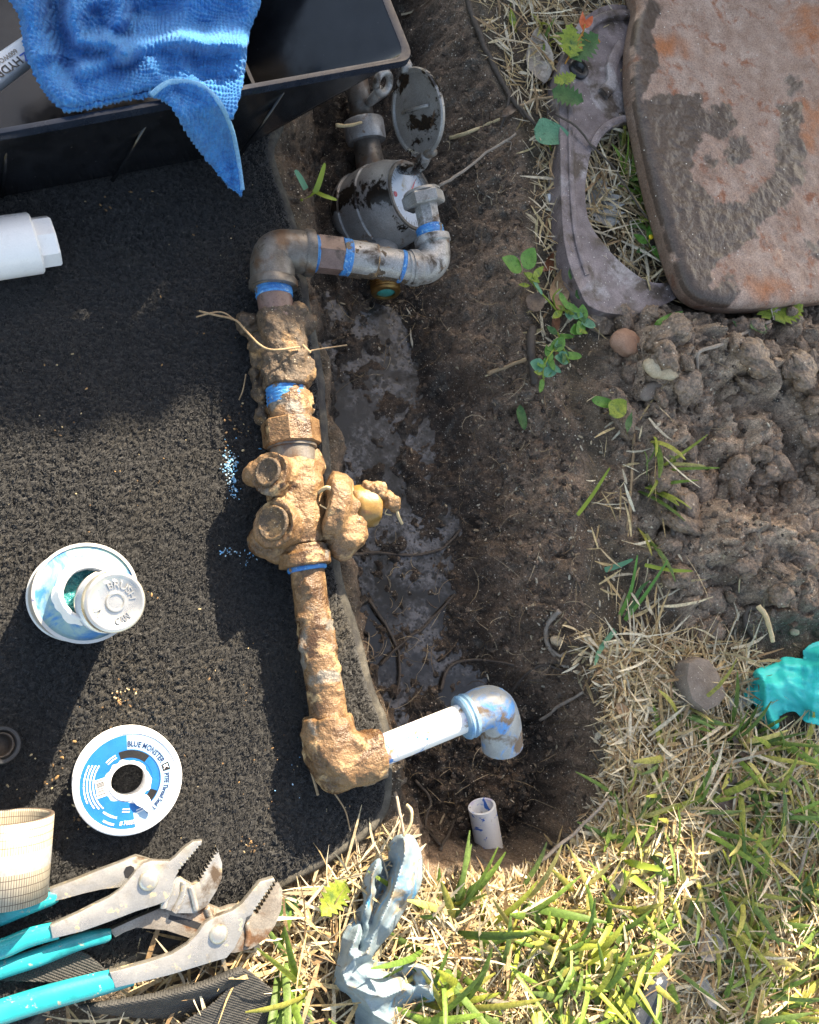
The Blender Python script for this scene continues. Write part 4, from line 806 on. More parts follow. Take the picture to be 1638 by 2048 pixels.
V, F = annulus(0.655*k, 0.79*k, 14.5, 25.5, 5); lbx = put('logo_box', ondisc(V, 0.0005), F, m_inkblk, sp, smooth=False)
V, F = text_arc('K', 0.0046, 0.68*k, math.radians(20)); put('logo_letter', ondisc(V, 0.0007), F, m_white, lbx, smooth=False)
fl = []                                             # rows of tiny print, drawn as short dashes
for j, rad in enumerate((0.62, 0.675, 0.73, 0.785)):
    a = 150+j*2
    while a < 226-6*j:
        w_ = 2.0+rng.random()*4.5; fl.append(annulus(rad*k, (rad+0.026)*k, a, a+w_, 4)); a += w_+1.1
for rad in (0.5, 0.55): fl.append(annulus(rad*k, (rad+0.022)*k, 118, 140, 6)); fl.append(annulus(rad*k, (rad+0.022)*k, 262, 276, 6)); fl.append(annulus((rad+0.06)*k, (rad+0.082)*k, 288, 304, 6))
V, F = join(*fl); put('fine_print', ondisc(V, 0.0005), F, m_white, ldisc, smooth=False)
bc = [(-0.0195, -0.0105), (-0.0128, -0.0085), (-0.0155, 0.0035), (-0.0222, 0.0015)]
bcv = np.array([(x, y, 0) for x, y in bc]); bpn = put('barcode_panel', ondisc(bcv, 0.0005), [[0,1,2,3]], m_white, sp, smooth=False)
ux = (bcv[1]-bcv[0])/np.linalg.norm(bcv[1]-bcv[0]); uy = (bcv[3]-bcv[0])/np.linalg.norm(bcv[3]-bcv[0]); bars = []; y = 0.0008
while y < 0.0112:
    w_ = 0.0002+0.0004*rng.random(); p0 = bcv[0]+uy*y+ux*0.0007; bars.append((np.array([p0, p0+ux*0.0052, p0+ux*0.0052+uy*w_, p0+uy*w_]), [[0,1,2,3]])); y += w_+0.0003+0.0004*rng.random()
V, F = join(*bars); put('barcode_bars', ondisc(V, 0.0007), F, m_inkblk, bpn, smooth=False)
V, F = lathe(SBs, sn, [(0.0036, SR-0.0035), (SH-0.0042, SR-0.0035)], 60, False, False); put('wound_tape', V, F, m_tape, sp)
tp = cloth([(266,1596),(285,1588),(298,1594),(304,1612),(299,1626),(284,1616),(270,1608)], lambda u, v, d: ST[2]+0.0012+0.0012*fbm(np.stack([u, v, 0*u], -1), 0.09, 3, 3), 2.0, 0.0004); put('torn_tape_flap', tp[0], tp[1], m_white, sp)
# ================================================================ black fitting and mesh roll at the edge
bk = P(3, 1490, 0.04); bd = np.array([0.35, 0.1, 1.0]); bd /= np.linalg.norm(bd)
bkt = thing('black_coupling', 'short black rubber pipe coupling standing on the carpet', 'coupling', np.array([bk[0]-0.01, bk[1], CZ]))
V, F = lathe(bk-bd*0.027, bd, [(0, 0.0115), (0.001, 0.0125), (0.02, 0.0125), (0.021, 0.0108), (0.023, 0.0108), (0.024, 0.0125), (0.0262, 0.0125), (0.027, 0.0118), (0.027, 0.0098), (0.026, 0.009), (0.004, 0.0085)], 40); put('coupling_body', V, F, m_blk, bkt, auto=40)
V, F = lathe(bk-bd*0.010, bd, [(0, 0.0086), (0.008, 0.0086), (0.0085, 0.0078), (0.008, 0.0072), (-0.004, 0.007)], 32); put('inner_sleeve', V, F, m_dstick, bkt, auto=40)
mg = bpy.data.materials.new('printed_mesh_roll'); mg.use_nodes = True; nt = mg.node_tree; pb = nt.nodes['Principled BSDF']
uvn = ND(nt, 'ShaderNodeUVMap'); bt_ = ND(nt, 'ShaderNodeTexBrick', i_Scale=1.0, i_Mortar_Size=0.09, i_Mortar_Smooth=0.1); bt_.offset = 0.0
for kk, vv in (('Brick Width', 0.55), ('Row Height', 1.4), ('Mortar Size', 0.07)): bt_.inputs[kk].default_value = vv
bt_.inputs['Color1'].default_value = rgb((0.40, 0.36, 0.28)); bt_.inputs['Color2'].default_value = rgb((0.34, 0.3, 0.235)); bt_.inputs['Mortar'].default_value = rgb((0.10, 0.075, 0.06))
nt.links.new(uvn.outputs[0], bt_.inputs['Vector']); sx_ = ND(nt, 'ShaderNodeSeparateXYZ'); nt.links.new(uvn.outputs[0], sx_.inputs[0])
bandm = mathn(nt, 'GREATER_THAN', ND(nt, 'ShaderNodeMath').outputs[0], 2.0) if False else None
w1 = mathn(nt, 'ABSOLUTE', mathn(nt, 'SUBTRACT', sx_.outputs[1], 7.2)); bandm = mathn(nt, 'LESS_THAN', w1, 1.7)
ec = ND(nt, 'ShaderNodeTexNoise', i_Scale=1.2, i_Detail=5.0); nt.links.new(uvn.outputs[0], ec.inputs['Vector'])
nt.links.new(mixc(nt, bandm, bt_.outputs[0], mixc(nt, ramp(nt, ec.outputs[0], 0.4, 0.6), (0.34, 0.34, 0.325), (0.24, 0.25, 0.26))), pb.inputs['Base Color']); pb.inputs['Roughness'].default_value = 0.45
RA, RB = P(18, 1632, 0.041), P(8, 1800, 0.039); RA[2] = 0.0425; RB[2] = 0.0405
rax = RB-RA; RL = np.linalg.norm(rax); rr0 = 0.0275
prf = [(0.002, rr0-0.0028), (0, rr0-0.0026), (0, rr0), (RL*0.5, rr0-0.0006), (RL, rr0-0.0012), (RL, rr0-0.0035), (0.002, rr0-0.003)]
V, F = lathe(RA, rax, prf, 64, False, False)
ro = put('mesh_roll', V, F, mg, None, 'hollow cream roll printed with a ruled grid, lying behind the pliers handles', 'roll')
uvl = ro.data.uv_layers.new(name='UVMap')
for lp in ro.data.loops:
    vi = lp.vertex_index; a = vi % 64; uvl.data[lp.index].uv = (a/64*60, prf[vi//64][0]/RL*15)
# ================================================================ pliers
def c5(l): return [(x/2.559, 1560+y/2.559) for x, y in l]
def teeth(a, b, n, dep):
    a, b = np.array(a, float), np.array(b, float); e = b-a; nrm_ = np.array([e[1], -e[0]])/np.linalg.norm(e); out = []
    for i in range(n): out += [tuple(a+e*(i/n)), tuple(a+e*((i+0.35)/n)+nrm_*dep)]
    return out+[tuple(b)]
def rounded_bar(cl, rad, z, name, mat, parent, flat=0.8):
    pth = spline(np.array([P(x, y, z) for x, y in c5(cl)]), 6); rd = np.interp(np.linspace(0, 1, len(pth)), np.linspace(0, 1, len(rad)), rad)
    V, F = tube(pth, rd, 20, True, flat); put(name, V, F, mat, parent, auto=60)
def flatpart(poly, z, th, name, mat, parent, bev=0.0012):
    V, F = prism(PP(c5(poly), z), th, bev, 2); return put(name, V, F, mat, parent, auto=35)
def rivet(x, y, z, r, parent):
    p = P(*c5([(x, y)])[0], z); V, F = lathe(p-np.array([0, 0, 0.002]), (0, 0, 1), [(0, r), (0.0025, r), (0.0045, r*0.85), (0.0056, r*0.45), (0.0058, r*0.1)], 24, False); put('rivet', V, F, m_steel, parent)
pz = 0.034
pl1 = thing('tongue_pliers', 'teal handled groove joint pliers with shiny jaws wide open', 'pliers', P(*c5([(700, 560)])[0], CZ), 'groove joint pliers')
flatpart([(1035,310),(990,315),(940,350),(900,392),(868,416),(780,414),(735,426),(705,455),(660,512),(620,560),(560,602),(480,640),(400,682),(300,726),(255,745),(268,812),(300,806),(420,776),(560,726),(700,672),(800,642),(848,622),(878,575),(896,500)]+teeth((915,470),(1030,335), 9, 9), pz, 0.008, 'riveted_half', m_steel, pl1)
rh1 = bpy.context.scene.objects[list(o_.name for o_ in pl1.children if o_.name.startswith('riveted'))[0]]
flatpart(teeth((1112,352),(1010,525), 10, 11)+[(985,540),(925,505),(895,490),(860,420),(800,420),(770,412),(695,390),(600,428),(500,466),(380,515),(250,562),(285,618),(330,608),(430,580),(520,560),(620,548),(700,560),(790,600),(830,655),(905,682),(1000,682),(1062,642),(1110,562),(1136,500),(1137,425)], pz-0.0084, 0.009, 'slotted_half', m_steel, pl1)
flatpart([(632,470),(645,446),(668,438),(684,446),(690,462),(672,490),(655,503),(640,500)], pz-0.0082, 0.0015, 'slot', m_blk, pl1, 0.0)
V, F = tube(spline(np.array([P(x, y, pz-0.0086) for x, y in c5([(880,520),(868,570),(842,622),(836,655)])]), 6), 0.0026, 8); put('tongue_groove', V, F, m_steel, pl1)
V, F = tube(spline(np.array([P(x, y, pz-0.0086) for x, y in c5([(940,520),(935,580),(905,650),(890,676)])]), 6), 0.0024, 8); put('tongue_groove', V, F, m_steel, pl1)
V, F = tube(spline(np.array([P(x, y, pz-0.0086) for x, y in c5([(975,545),(990,600),(1005,668)])]), 6), 0.0022, 8); put('tongue_groove', V, F, m_steel, pl1)
rivet(760, 515, pz, 0.0068, rh1)
rounded_bar([(-330,930),(-150,885),(0,866),(150,806),(300,768)], [0.0062, 0.0064, 0.0064, 0.0062, 0.0056], pz-0.006, 'grip', m_grip, pl1)
rounded_bar([(-330,815),(-150,755),(0,698),(120,650),(255,600),(300,590)], [0.0058, 0.006, 0.0062, 0.0062, 0.0058, 0.004], pz-0.012, 'grip', m_grip, pl1)
p2 = 0.030
pl2 = thing('tongue_pliers', 'teal handled groove joint pliers with closed rusty jaws at the edge of the grass', 'pliers', P(*c5([(1000, 860)])[0], CZ), 'groove joint pliers')
flatpart([(1402,500),(1332,520),(1290,570),(1240,632),(1190,670),(1100,702),(1050,732),(1010,790),(960,842),(880,892),(760,932),(640,966),(560,985),(590,1066),(700,1040),(860,1002),(980,966),(1090,932),(1160,912),(1202,862),(1240,782),(1262,704),(1290,690)]+teeth((1300,680),(1410,520), 9, 9), p2, 0.008, 'riveted_half', m_steel, pl2)
rh2 = bpy.context.scene.objects[list(o_.name for o_ in pl2.children if o_.name.startswith('riveted'))[0]]
flatpart(teeth((1418,512),(1310,690), 9, 7)+[(1262,640),(1180,650),(1130,668),(1060,640),(1000,655),(940,690),(830,652),(700,706),(560,770),(590,806),(640,778),(700,756),(850,770),(960,806),(1040,830),(1120,880),(1200,886),(1290,862),(1360,812),(1410,742),(1440,662),(1446,562)], p2-0.0084, 0.009, 'slotted_half', m_rustjaw, pl2)
flatpart([(870,690),(990,720),(1050,742),(1030,770),(940,740),(860,712)], p2-0.0082, 0.0015, 'slot', m_blk, pl2, 0.0)
V, F = tube(spline(np.array([P(x, y, p2-0.0086) for x, y in c5([(1060,655),(1075,690),(1090,705)])]), 6), 0.0026, 8); put('tongue_groove', V, F, m_steel, pl2)
V, F = tube(spline(np.array([P(x, y, p2-0.0086) for x, y in c5([(1262,730),(1270,790),(1262,850)])]), 6), 0.0024, 8); put('tongue_groove', V, F, m_rustjaw, pl2)
rivet(1118, 790, p2, 0.0066, rh2)
rounded_bar([(-330,1090),(-150,1032),(0,972),(200,906),(400,830),(540,796),(570,790)], [0.0058, 0.006, 0.006, 0.006, 0.0056, 0.0046, 0.003], p2-0.009, 'grip', m_grip, pl2)
rounded_bar([(-330,1300),(-150,1245),(0,1190),(250,1112),(500,1046),(640,1012),(692,1008)], [0.0078, 0.008, 0.008, 0.008, 0.0076, 0.0066, 0.0052], p2-0.006, 'grip', m_grip, pl2)
# ================================================================ webbing strap
nt = m_web.node_tree; pb = nt.nodes['Principled BSDF']; tc = ND(nt, 'ShaderNodeTexCoord').outputs['Object']
mp = ND(nt, 'ShaderNodeMapping'); mp.inputs['Rotation'].default_value = (0, 0, 0.45); nt.links.new(tc, mp.inputs[0])
ck = ND(nt, 'ShaderNodeTexVoronoi', i_Scale=620.0, i_Randomness=0.12); nt.links.new(mp.outputs[0], ck.inputs['Vector'])
bp = ND(nt, 'ShaderNodeBump', i_Strength=1.0, i_Distance=0.0012); bp.invert = True; nt.links.new(ck.outputs['Distance'], bp.inputs['Height']); nt.links.new(bp.outputs[0], pb.inputs['Normal'])
st = thing('webbing_strap', 'folded dark grey woven webbing strap beside the lower pliers on the grass', 'strap', P(400, 2000, 0.005))
def zs1(u, v, d): return 0.012+0.016*np.exp(-((ldist(u, v, [(200,2010),(330,1992),(430,1968),(490,1942)]))/26)**2)-0.004*sstep(-12, 0, d)
V, F = cloth([(156,2010),(230,1998),(310,1984),(400,1962),(466,1936),(486,1938),(478,1965),(430,2006),(390,2030),(330,2038),(250,2034),(180,2024)], zs1, 4, 0.0016); put('strap_fold', V, F, m_web, st)
def zs2(u, v, d): return 0.021-0.010*sstep(0, 130, (u-470)*0.6+(v-1950)*0.8)+0.001*fbm(np.stack([u, v, 0*u], -1), 0.03, 2, 5)
V, F = cloth([(470,1938),(492,1938),(540,1975),(600,2020),(680,2082),(700,2140),(420,2140),(340,2075),(372,2042),(430,2004),(462,1965)], zs2, 4, 0.0016); put('strap_end', V, F, m_web, st)
V, F = cloth([(-60,1900),(60,1905),(130,1890),(170,1905),(215,1945),(200,1968),(120,1966),(0,1962),(-60,1960)], lambda u, v, d: 0.0165+0.0008*fbm(np.stack([u, v, 0*u], -1), 0.03, 2, 5), 4, 0.0015); put('strap_under_tools', V, F, m_web, st)
# ================================================================ removed pipe assembly
PZ = 0.046
pa = thing('pipe_assembly', 'muddy assembly of galvanised fittings, valve and plastic pipe lying across the carpet edge', 'pipe assembly', P(590, 1000, CZ))
def seg(a, b, za=PZ, zb=PZ): return P(*a, za), P(*b, zb)
def mud(V, F, amp, freq, s, vox=None, sm=2, thr=None):
    if vox: V, N, F = remesh(V, F, vox, sm)
    else: V = np.asarray(V, float); N = vnorm(V, F)
    d = amp*fbm(V, freq, 5, s)
    if thr is not None: d = amp*np.clip(fbm(V, freq, 5, s)-thr, 0, 1)*2
    return V+N*d[:, None], F
def band(A, B, r, n, name, mat, bead=0.0006, par=None):
    ax = B-A; L = np.linalg.norm(ax); pr = [(0, r-0.001)]
    for i in range(n): pr += [(L*(i+0.1)/n, r), (L*(i+0.5)/n, r+bead), (L*(i+0.9)/n, r)]
    pr += [(L, r-0.001)]; V, F = lathe(A, ax, pr, 40); put(name, V, F, mat, par or pa)
# swivel nut and tailpiece
A, B = seg((844, 388), (850, 413), 0.058, 0.056); ax = B-A; L = np.linalg.norm(ax)
V, F = lathe(A, ax, [(0, 0.014), (0, 0.0175), (0.0015, 0.0188), (L-0.0015, 0.0188), (L, 0.0175), (L, 0.011)], 6, True, True, 0.3); put('swivel_nut', V, F, m_galv, pa, smooth=False)
V, F = lathe(A-ax/L*0.003, ax, [(0, 0.0115), (0, 0.0150), (0.001, 0.0162), (0.0028, 0.0166), (0.0033, 0.015)], 40); put('nut_collar', V, F, m_galv, pa, auto=40)
A2, B2 = P(850, 404, 0.056), P(863, 472, 0.052); ax = B2-A2; L2 = np.linalg.norm(ax)
V, F = lathe(A2, ax, [(0, 0.0115), (L2*0.15, 0.0108), (L2, 0.0102)], 8, True, True, 0.1); put('tailpiece', V, F, m_galv, pa, auto=30)
band(P(858, 455, 0.052), P(864, 478, 0.0515), 0.0118, 4, 'thread_tape', m_tape)
# right elbow
def arcpath(pts, n=10): return spline(np.array(pts), n)
EP = [P(864, 474, 0.051), P(868, 498, 0.050), P(866, 522, 0.050), P(848, 535, 0.050), P(812, 536, 0.050)]
V, F = tube(arcpath(EP), 0.0142, 28); put('elbow', V, F, m_galv, pa)
V, F = lathe(P(863, 474, 0.051), P(867, 492, 0.05)-P(863, 474, 0.051), [(0, 0.012), (0.0005, 0.0158), (0.006, 0.0160), (0.0075, 0.0146)], 36); put('elbow_collar', V, F, m_galv, pa, auto=40)
cA = P(842, 536, 0.050); cB = P(818, 536, 0.050); V, F = lathe(cB, cA-cB, [(0, 0.0125), (0.0005, 0.0152), (0.007, 0.0156), (0.009, 0.0146)], 36); put('elbow_collar', V, F, m_galv, pa, auto=40)
# nipple, coupling, bushing
A, B = P(826, 536, 0.050), P(742, 522, 0.048); V, F = lathe(A, B-A, [(0, 0.0132), (np.linalg.norm(B-A), 0.0132)], 36); V, F = mud(V, F, 0.0006, 160, 4); put('nipple', V, F, m_galv, pa, auto=40)
V, F = tube(np.linspace(A, B, 30), 0.0133, 36); V, F = mud(V, F, 0.0022, 110, 41, None, 2, 0.12); V[:, 2] -= 0.0008; put('mud_crust', V, F, m_brownmud, pa)
band(P(806, 534, 0.05), P(798, 532, 0.05), 0.0136, 1, 'thread_tape', m_tape)
A, B = P(750, 523, 0.048), P(692, 514, 0.048); V, F = lathe(A, B-A, [(0, 0.0135), (0.001, 0.0146), (np.linalg.norm(B-A), 0.0146)], 36); put('coupling', V, F, m_galv, pa, auto=40)
V, F = tube(np.linspace(A, B, 24), 0.0147, 36); V, F = mud(V, F, 0.0020, 120, 47, None, 2, 0.1); V[:, 2] -= 0.0010; put('mud_crust', V, F, m_brownmud, pa)
band(P(700, 516, 0.048), P(682, 513, 0.048), 0.0150, 4, 'thread_tape', m_tape)
A, B = P(684, 513, 0.048), P(630, 507, 0.048); V, F = lathe(A, B-A, [(0, 0.0145), (0.001, 0.0158), (np.linalg.norm(B-A)-0.001, 0.0158), (np.linalg.norm(B-A), 0.0145)], 6, True, True, 0.35); put('hex_bushing', V, F, m_brownpipe, pa, smooth=False)
band(P(634, 508, 0.048), P(618, 506, 0.048), 0.0148, 4, 'thread_tape', m_tape)
# left elbow
EL = [P(622, 506, 0.048), P(590, 504, 0.048), P(562, 505, 0.047), P(548, 520, 0.046), P(545, 552, 0.045), P(547, 575, 0.044)]
V, F = tube(arcpath(EL), np.interp(np.linspace(0, 1, 51), [0, 0.35, 0.5, 1], [0.0172, 0.0178, 0.0185, 0.0178]), 32); put('elbow', V, F, m_elbow, pa)
A, B = P(626, 507, 0.048), P(604, 505, 0.048); V, F = lathe(A, B-A, [(0, 0.0145), (0.0005, 0.0192), (0.006, 0.0192), (0.0085, 0.0178)], 36); put('elbow_collar', V, F, m_elbow, pa, auto=40)
A, B = P(547, 577, 0.044), P(546, 553, 0.045); V, F = lathe(A, B-A, [(0, 0.0148), (0.0005, 0.0198), (0.0055, 0.0198), (0.008, 0.018)], 36); V, F = mud(V, F, 0.0005, 200, 14); put('elbow_collar', V, F, m_elbow, pa, auto=50)
band(P(547, 574, 0.044), P(549, 596, 0.044), 0.0146, 3, 'thread_tape', m_tape)
# brown nipple with crust of mud
A, B = P(548, 590, 0.044), P(560, 660, 0.043); V, F = lathe(A, B-A, [(0, 0.0142), (np.linalg.norm(B-A), 0.0142)], 36); put('brown_nipple', V, F, m_brownpipe, pa, auto=40)
parts = [tube(np.array([P(556, 622, 0.043), P(566, 660, 0.042), P(572, 720, 0.042), P(574, 775, 0.042)]), [0.0165, 0.0195, 0.0188, 0.0175], 20)]
for x, y, z, r in ((596, 626, 0.048, 0.011), (606, 650, 0.044, 0.011), (604, 735, 0.046, 0.012), (590, 752, 0.048, 0.0115), (530, 690, 0.036, 0.012), (580, 690, 0.052, 0.012), (560, 745, 0.046, 0.014), (520, 720, 0.03, 0.010)): parts.append(ball(P(x, y, z), r, (1, 1, 0.8)))
V, F = join(*parts); V, F = mud(V, F, 0.0062, 85, 23, 0.0012, 2); put('muddy_union', V, F, m_brownmud, pa)
parts = []
for x, y, z, r in ((497, 648, 0.026, 0.010), (508, 662, 0.024, 0.009), (517, 700, 0.022, 0.008), (512, 745, 0.022, 0.0075), (520, 790, 0.022, 0.008), (531, 830, 0.022, 0.009), (541, 860, 0.022, 0.008)): parts.append(ball(P(x, y, z), r))
parts.append(tube(np.array([P(497, 648, 0.024), P(514, 700, 0.021), P(514, 750, 0.020), P(524, 800, 0.020), P(545, 880, 0.022), P(570, 890, 0.034)]), 0.0052, 10))
V, F = join(*parts); V, F = mud(V, F, 0.0060, 120, 29, 0.0013, 1); put('hanging_mud', V, F, m_brownmud, pa)
A, B = P(572, 765, 0.042), P(577, 822, 0.042); V, F = lathe(A, B-A, [(0, 0.0155), (np.linalg.norm(B-A), 0.0155)], 36); put('threaded_nipple', V, F, m_tan, pa)
band(P(572, 776, 0.042), P(575, 812, 0.042), 0.0158, 5, 'thread_tape', m_tape)
V, F = tube(np.linspace(P(578, 800, 0.042), P(580, 850, 0.042), 24), 0.0172, 36); V, F = mud(V, F, 0.002, 130, 31); put('mud_collar', V, F, m_tan, pa)
V, F = tube(np.linspace(P(574, 786, 0.040), P(577, 830, 0.040), 24), 0.0168, 36); V, F = mud(V, F, 0.004, 110, 32, None, 2, 0.05); V += np.array([0.0022, 0, -0.0008]); put('mud_crust', V, F, m_tan, pa)
# union nut
A, B = P(580, 843, 0.042), P(585, 893, 0.042); ax = B-A; L = np.linalg.norm(ax)
V, F = lathe(A, ax, [(0, 0.017), (0, 0.0218), (0.0012, 0.023), (L-0.0012, 0.023), (L, 0.0215), (L, 0.016)], 8, True, True, 0.28); put('union_nut', V, F, m_tan, pa, auto=25)
A, B = P(584, 888, 0.042), P(587, 930, 0.042); V, F = lathe(A, B-A, [(0, 0.0195), (0.004, 0.0195), (0.0045, 0.0178), (np.linalg.norm(B-A), 0.0178)], 36); put('union_neck', V, F, m_elbow, pa, auto=40)
# valve body under tan mud
def cyl(A, B, r, s=24):
    return tube(np.linspace(A, B, 4), r, s)
parts = [tube(np.array([P(592, 925, 0.042), P(596, 980, 0.042), P(600, 1040, 0.041), P(606, 1090, 0.040)]), [0.019, 0.0215, 0.0215, 0.0185], 24)]
b1, b1e = P(588, 962, 0.040), P(536, 944, 0.064); parts.append(tube(np.array([b1, b1*0.6+b1e*0.4, b1*0.15+b1e*0.85, b1e]), [0.014, 0.015, 0.0172, 0.0172], 28))
b2, b2e = P(596, 1055, 0.038), P(546, 1046, 0.060); parts.append(tube(np.array([b2, b2*0.6+b2e*0.4, b2*0.15+b2e*0.85, b2e]), [0.015, 0.017, 0.0185, 0.0185], 28))
for x, y, z, r in ((510, 950, 0.044, 0.010), (530, 1080, 0.036, 0.013), (566, 1000, 0.046, 0.014), (620, 930, 0.04, 0.012), (626, 915, 0.040, 0.008), (622, 1000, 0.046, 0.012), (618, 1035, 0.048, 0.012), (588, 1010, 0.050, 0.013), (560, 1085, 0.036, 0.016), (598, 940, 0.047, 0.013)): parts.append(ball(P(x, y, z), r))
V, F = join(*parts); V, F = mud(V, F, 0.0042, 62, 37, 0.0012, 4); put('valve_body', V, F, m_tan, pa)
for (a, b, r) in ((b1, b1e, 0.0112), (b2, b2e, 0.0135)):
    ax = (b-a)/np.linalg.norm(b-a); V, F = lathe(b-ax*0.001, ax, [(0, r), (0.0022, r), (0.0028, r-0.0008), (0.0028, r-0.0022), (0.0015, r-0.003), (0.0018, r*0.3)], 32, False, True); V, F = mud(V, F, 0.0005, 200, 12); put('port_cap', V, F, m_brownmud, pa)
# bonnet ring and stem on the right
n0, n1_ = P(640, 1012, 0.042), P(705, 1026, 0.044); nd = n1_-n0; nd /= np.linalg.norm(nd)
parts = [lathe(n0+nd*0.002, nd, [(0, 0.024), (0.002, 0.030), (0.013, 0.0305), (0.018, 0.027), (0.020, 0.02)], 32)]
for x, y, z, r in ((692, 1070, 0.046, 0.017), (702, 1045, 0.05, 0.012), (684, 1092, 0.044, 0.013), (700, 1015, 0.053, 0.011)): parts.append(ball(P(x, y, z), r))
V, F = join(*parts); V, F = mud(V, F, 0.0042, 62, 53, 0.0012, 4); put('bonnet_ring', V, F, m_tan, pa)
s0, s1 = P(706, 1016, 0.044), P(768, 1008, 0.046); V, F = lathe(s0, s1-s0, [(0, 0.0172), (0.006, 0.0176), (0.011, 0.0174), (0.016, 0.0172), (0.019, 0.0162), (0.0208, 0.0135), (0.0212, 0.007), (0.0212, 0.002)], 48, True, True); V, F = mud(V, F, 0.0022, 80, 17); put('stem_knob', V, F, m_ochre, pa)
parts = [ball(P(752, 985, 0.055), 0.0085), ball(P(738, 978, 0.052), 0.007), ball(P(778, 1000, 0.05), 0.0075), ball(P(788, 1002, 0.05), 0.006), ball(P(790, 1015, 0.047), 0.0045)]
V, F = join(*parts); V, F = mud(V, F, 0.004, 130, 57, 0.001, 1); put('mud_clump', V, F, m_tan, pa)
for pts, r in (([(786,1002,0.05),(793,1020,0.048),(798,1035,0.045),(804,1047,0.04)], 0.0013), ([(636,985,0.058),(655,975,0.066),(672,986,0.068),(690,998,0.066)], 0.0016), ([(780,1010,0.05),(770,1026,0.046),(783,1030,0.045)], 0.0006), ([(640,1010,0.06),(655,1018,0.064),(668,1020,0.066)], 0.0006)):
    V, F = tube(spline(np.array([P(*p) for p in pts]), 6), r, 8); put('root', V, F, m_pale, pa)
# bottom collar and plastic pipe coated in mud
A, B = P(607, 1092, 0.040), P(612, 1134, 0.040); V, F = tube(np.linspace(A, B, 26), np.interp(np.linspace(0, 1, 26), [0, 0.25, 0.4, 0.95, 1], [0.018, 0.0182, 0.0208, 0.0205, 0.017]), 40); V, F = mud(V, F, 0.0016, 130, 59); put('pipe_collar', V, F, m_tan, pa)
band(P(613, 1130, 0.040), P(615, 1142, 0.040), 0.0152, 1, 'thread_tape', m_tape, 0.0003)
pth = spline(np.array([P(614, 1136, 0.040), P(622, 1200, 0.039), P(634, 1290, 0.038), P(650, 1380, 0.037), P(660, 1450, 0.036)]), 22)
V, F = tube(pth, np.interp(np.linspace(0, 1, len(pth)), [0, 0.3, 0.55, 0.57, 0.6, 1], [0.0132, 0.0132, 0.0134, 0.0146, 0.0138, 0.0145]), 44); V, F = mud(V, F, 0.0010, 130, 61); put('coated_pipe', V, F, m_tan, pa)
V, F = tube(pth, np.interp(np.linspace(0, 1, len(pth)), [0, 1], [0.0128, 0.0140]), 44); V, F = mud(V, F, 0.0042, 90, 67, None, 2, 0.16); V[:, 2] += 0.0004; put('mud_crust', V, F, m_tan, pa)
# lower elbow in mud
ep = [P(656, 1432, 0.036), P(662, 1475, 0.036), P(675, 1512, 0.036), P(708, 1518, 0.036), P(762, 1503, 0.037)]
e2p = spline(np.array(ep), 8); parts = [tube(e2p, np.interp(np.linspace(0, 1, len(e2p)), [0, 0.35, 0.6, 1], [0.0185, 0.0225, 0.0225, 0.0195]), 28), ball(P(652, 1505, 0.034), 0.018), ball(P(668, 1545, 0.033), 0.015), ball(P(630, 1470, 0.034), 0.011), ball(P(700, 1490, 0.046), 0.013)]
V, F = join(*parts); V, F = mud(V, F, 0.0036, 80, 71, 0.0012, 3); put('muddy_elbow', V, F, m_tan, pa)
# white pipe to grey elbow
A, B = P(752, 1506, 0.037), P(946, 1428, 0.040); V, F = tube(np.linspace(A, B, 20), 0.0118, 40); put('white_pipe', V, F, m_pvc, pa)
ge = [P(936, 1432, 0.040), P(968, 1416, 0.040), P(988, 1420, 0.038), P(1000, 1450, 0.030), P(1004, 1490, 0.020)]
gp = spline(np.array(ge), 8); V, F = tube(gp, np.interp(np.linspace(0, 1, len(gp)), [0, 0.3, 0.5, 1], [0.0165, 0.0178, 0.0182, 0.0172]), 40, False)
T_, U_2, W_2 = frames(gp); tip, tdn = gp[-1], T_[-1]
put('grey_elbow', V, F, m_pvcgrey, pa)
V, F = lathe(tip, tdn, [(-0.002, 0.0172), (0.0005, 0.0176), (0.0012, 0.0170), (0.0012, 0.0135), (-0.012, 0.013)], 40, False, True); put('elbow_socket', V, F, m_pvcgrey, pa, auto=40)
A = P(922, 1437, 0.040); B = P(944, 1428, 0.040); V, F = lathe(A, B-A, [(0, 0.012), (0.0004, 0.0172), (0.0022, 0.0182), (0.0045, 0.0172), (0.006, 0.0183), (0.009, 0.0176)], 44); put('elbow_bead', V, F, M('primer_blue', (0.05, 0.2, 0.42), (0.22, 0.33, 0.4), scale=60, rough=0.35, bump=0.3), pa, auto=45)
# roots hanging on the assembly
for pts, r in (([(398,622,0.03),(430,630,0.034),(470,640,0.038),(492,662,0.045),(520,690,0.058),(548,700,0.064),(600,694,0.064)], 0.0009), ([(470,640,0.038),(440,624,0.034),(392,634,0.03)], 0.0007), ([(600,690,0.06),(612,705,0.055),(628,700,0.05),(694,690,0.05)], 0.0006), ([(590,670,0.06),(604,690,0.058),(620,706,0.055)], 0.0016), ([(492,748,0.026),(486,780,0.02),(478,800,0.016)], 0.0006), ([(616,822,0.042),(624,826,0.043),(628,818,0.045)], 0.0009), ([(622,1430,0.03),(606,1480,0.024),(628,1560,0.02),(636,1590,0.018)], 0.0011), ([(664,1580,0.024),(690,1620,0.016),(700,1660,0.014)], 0.0006)):
    V, F = tube(spline(np.array([P(*p) for p in pts]), 6), r, 8); put('root', V, F, m_root, pa)
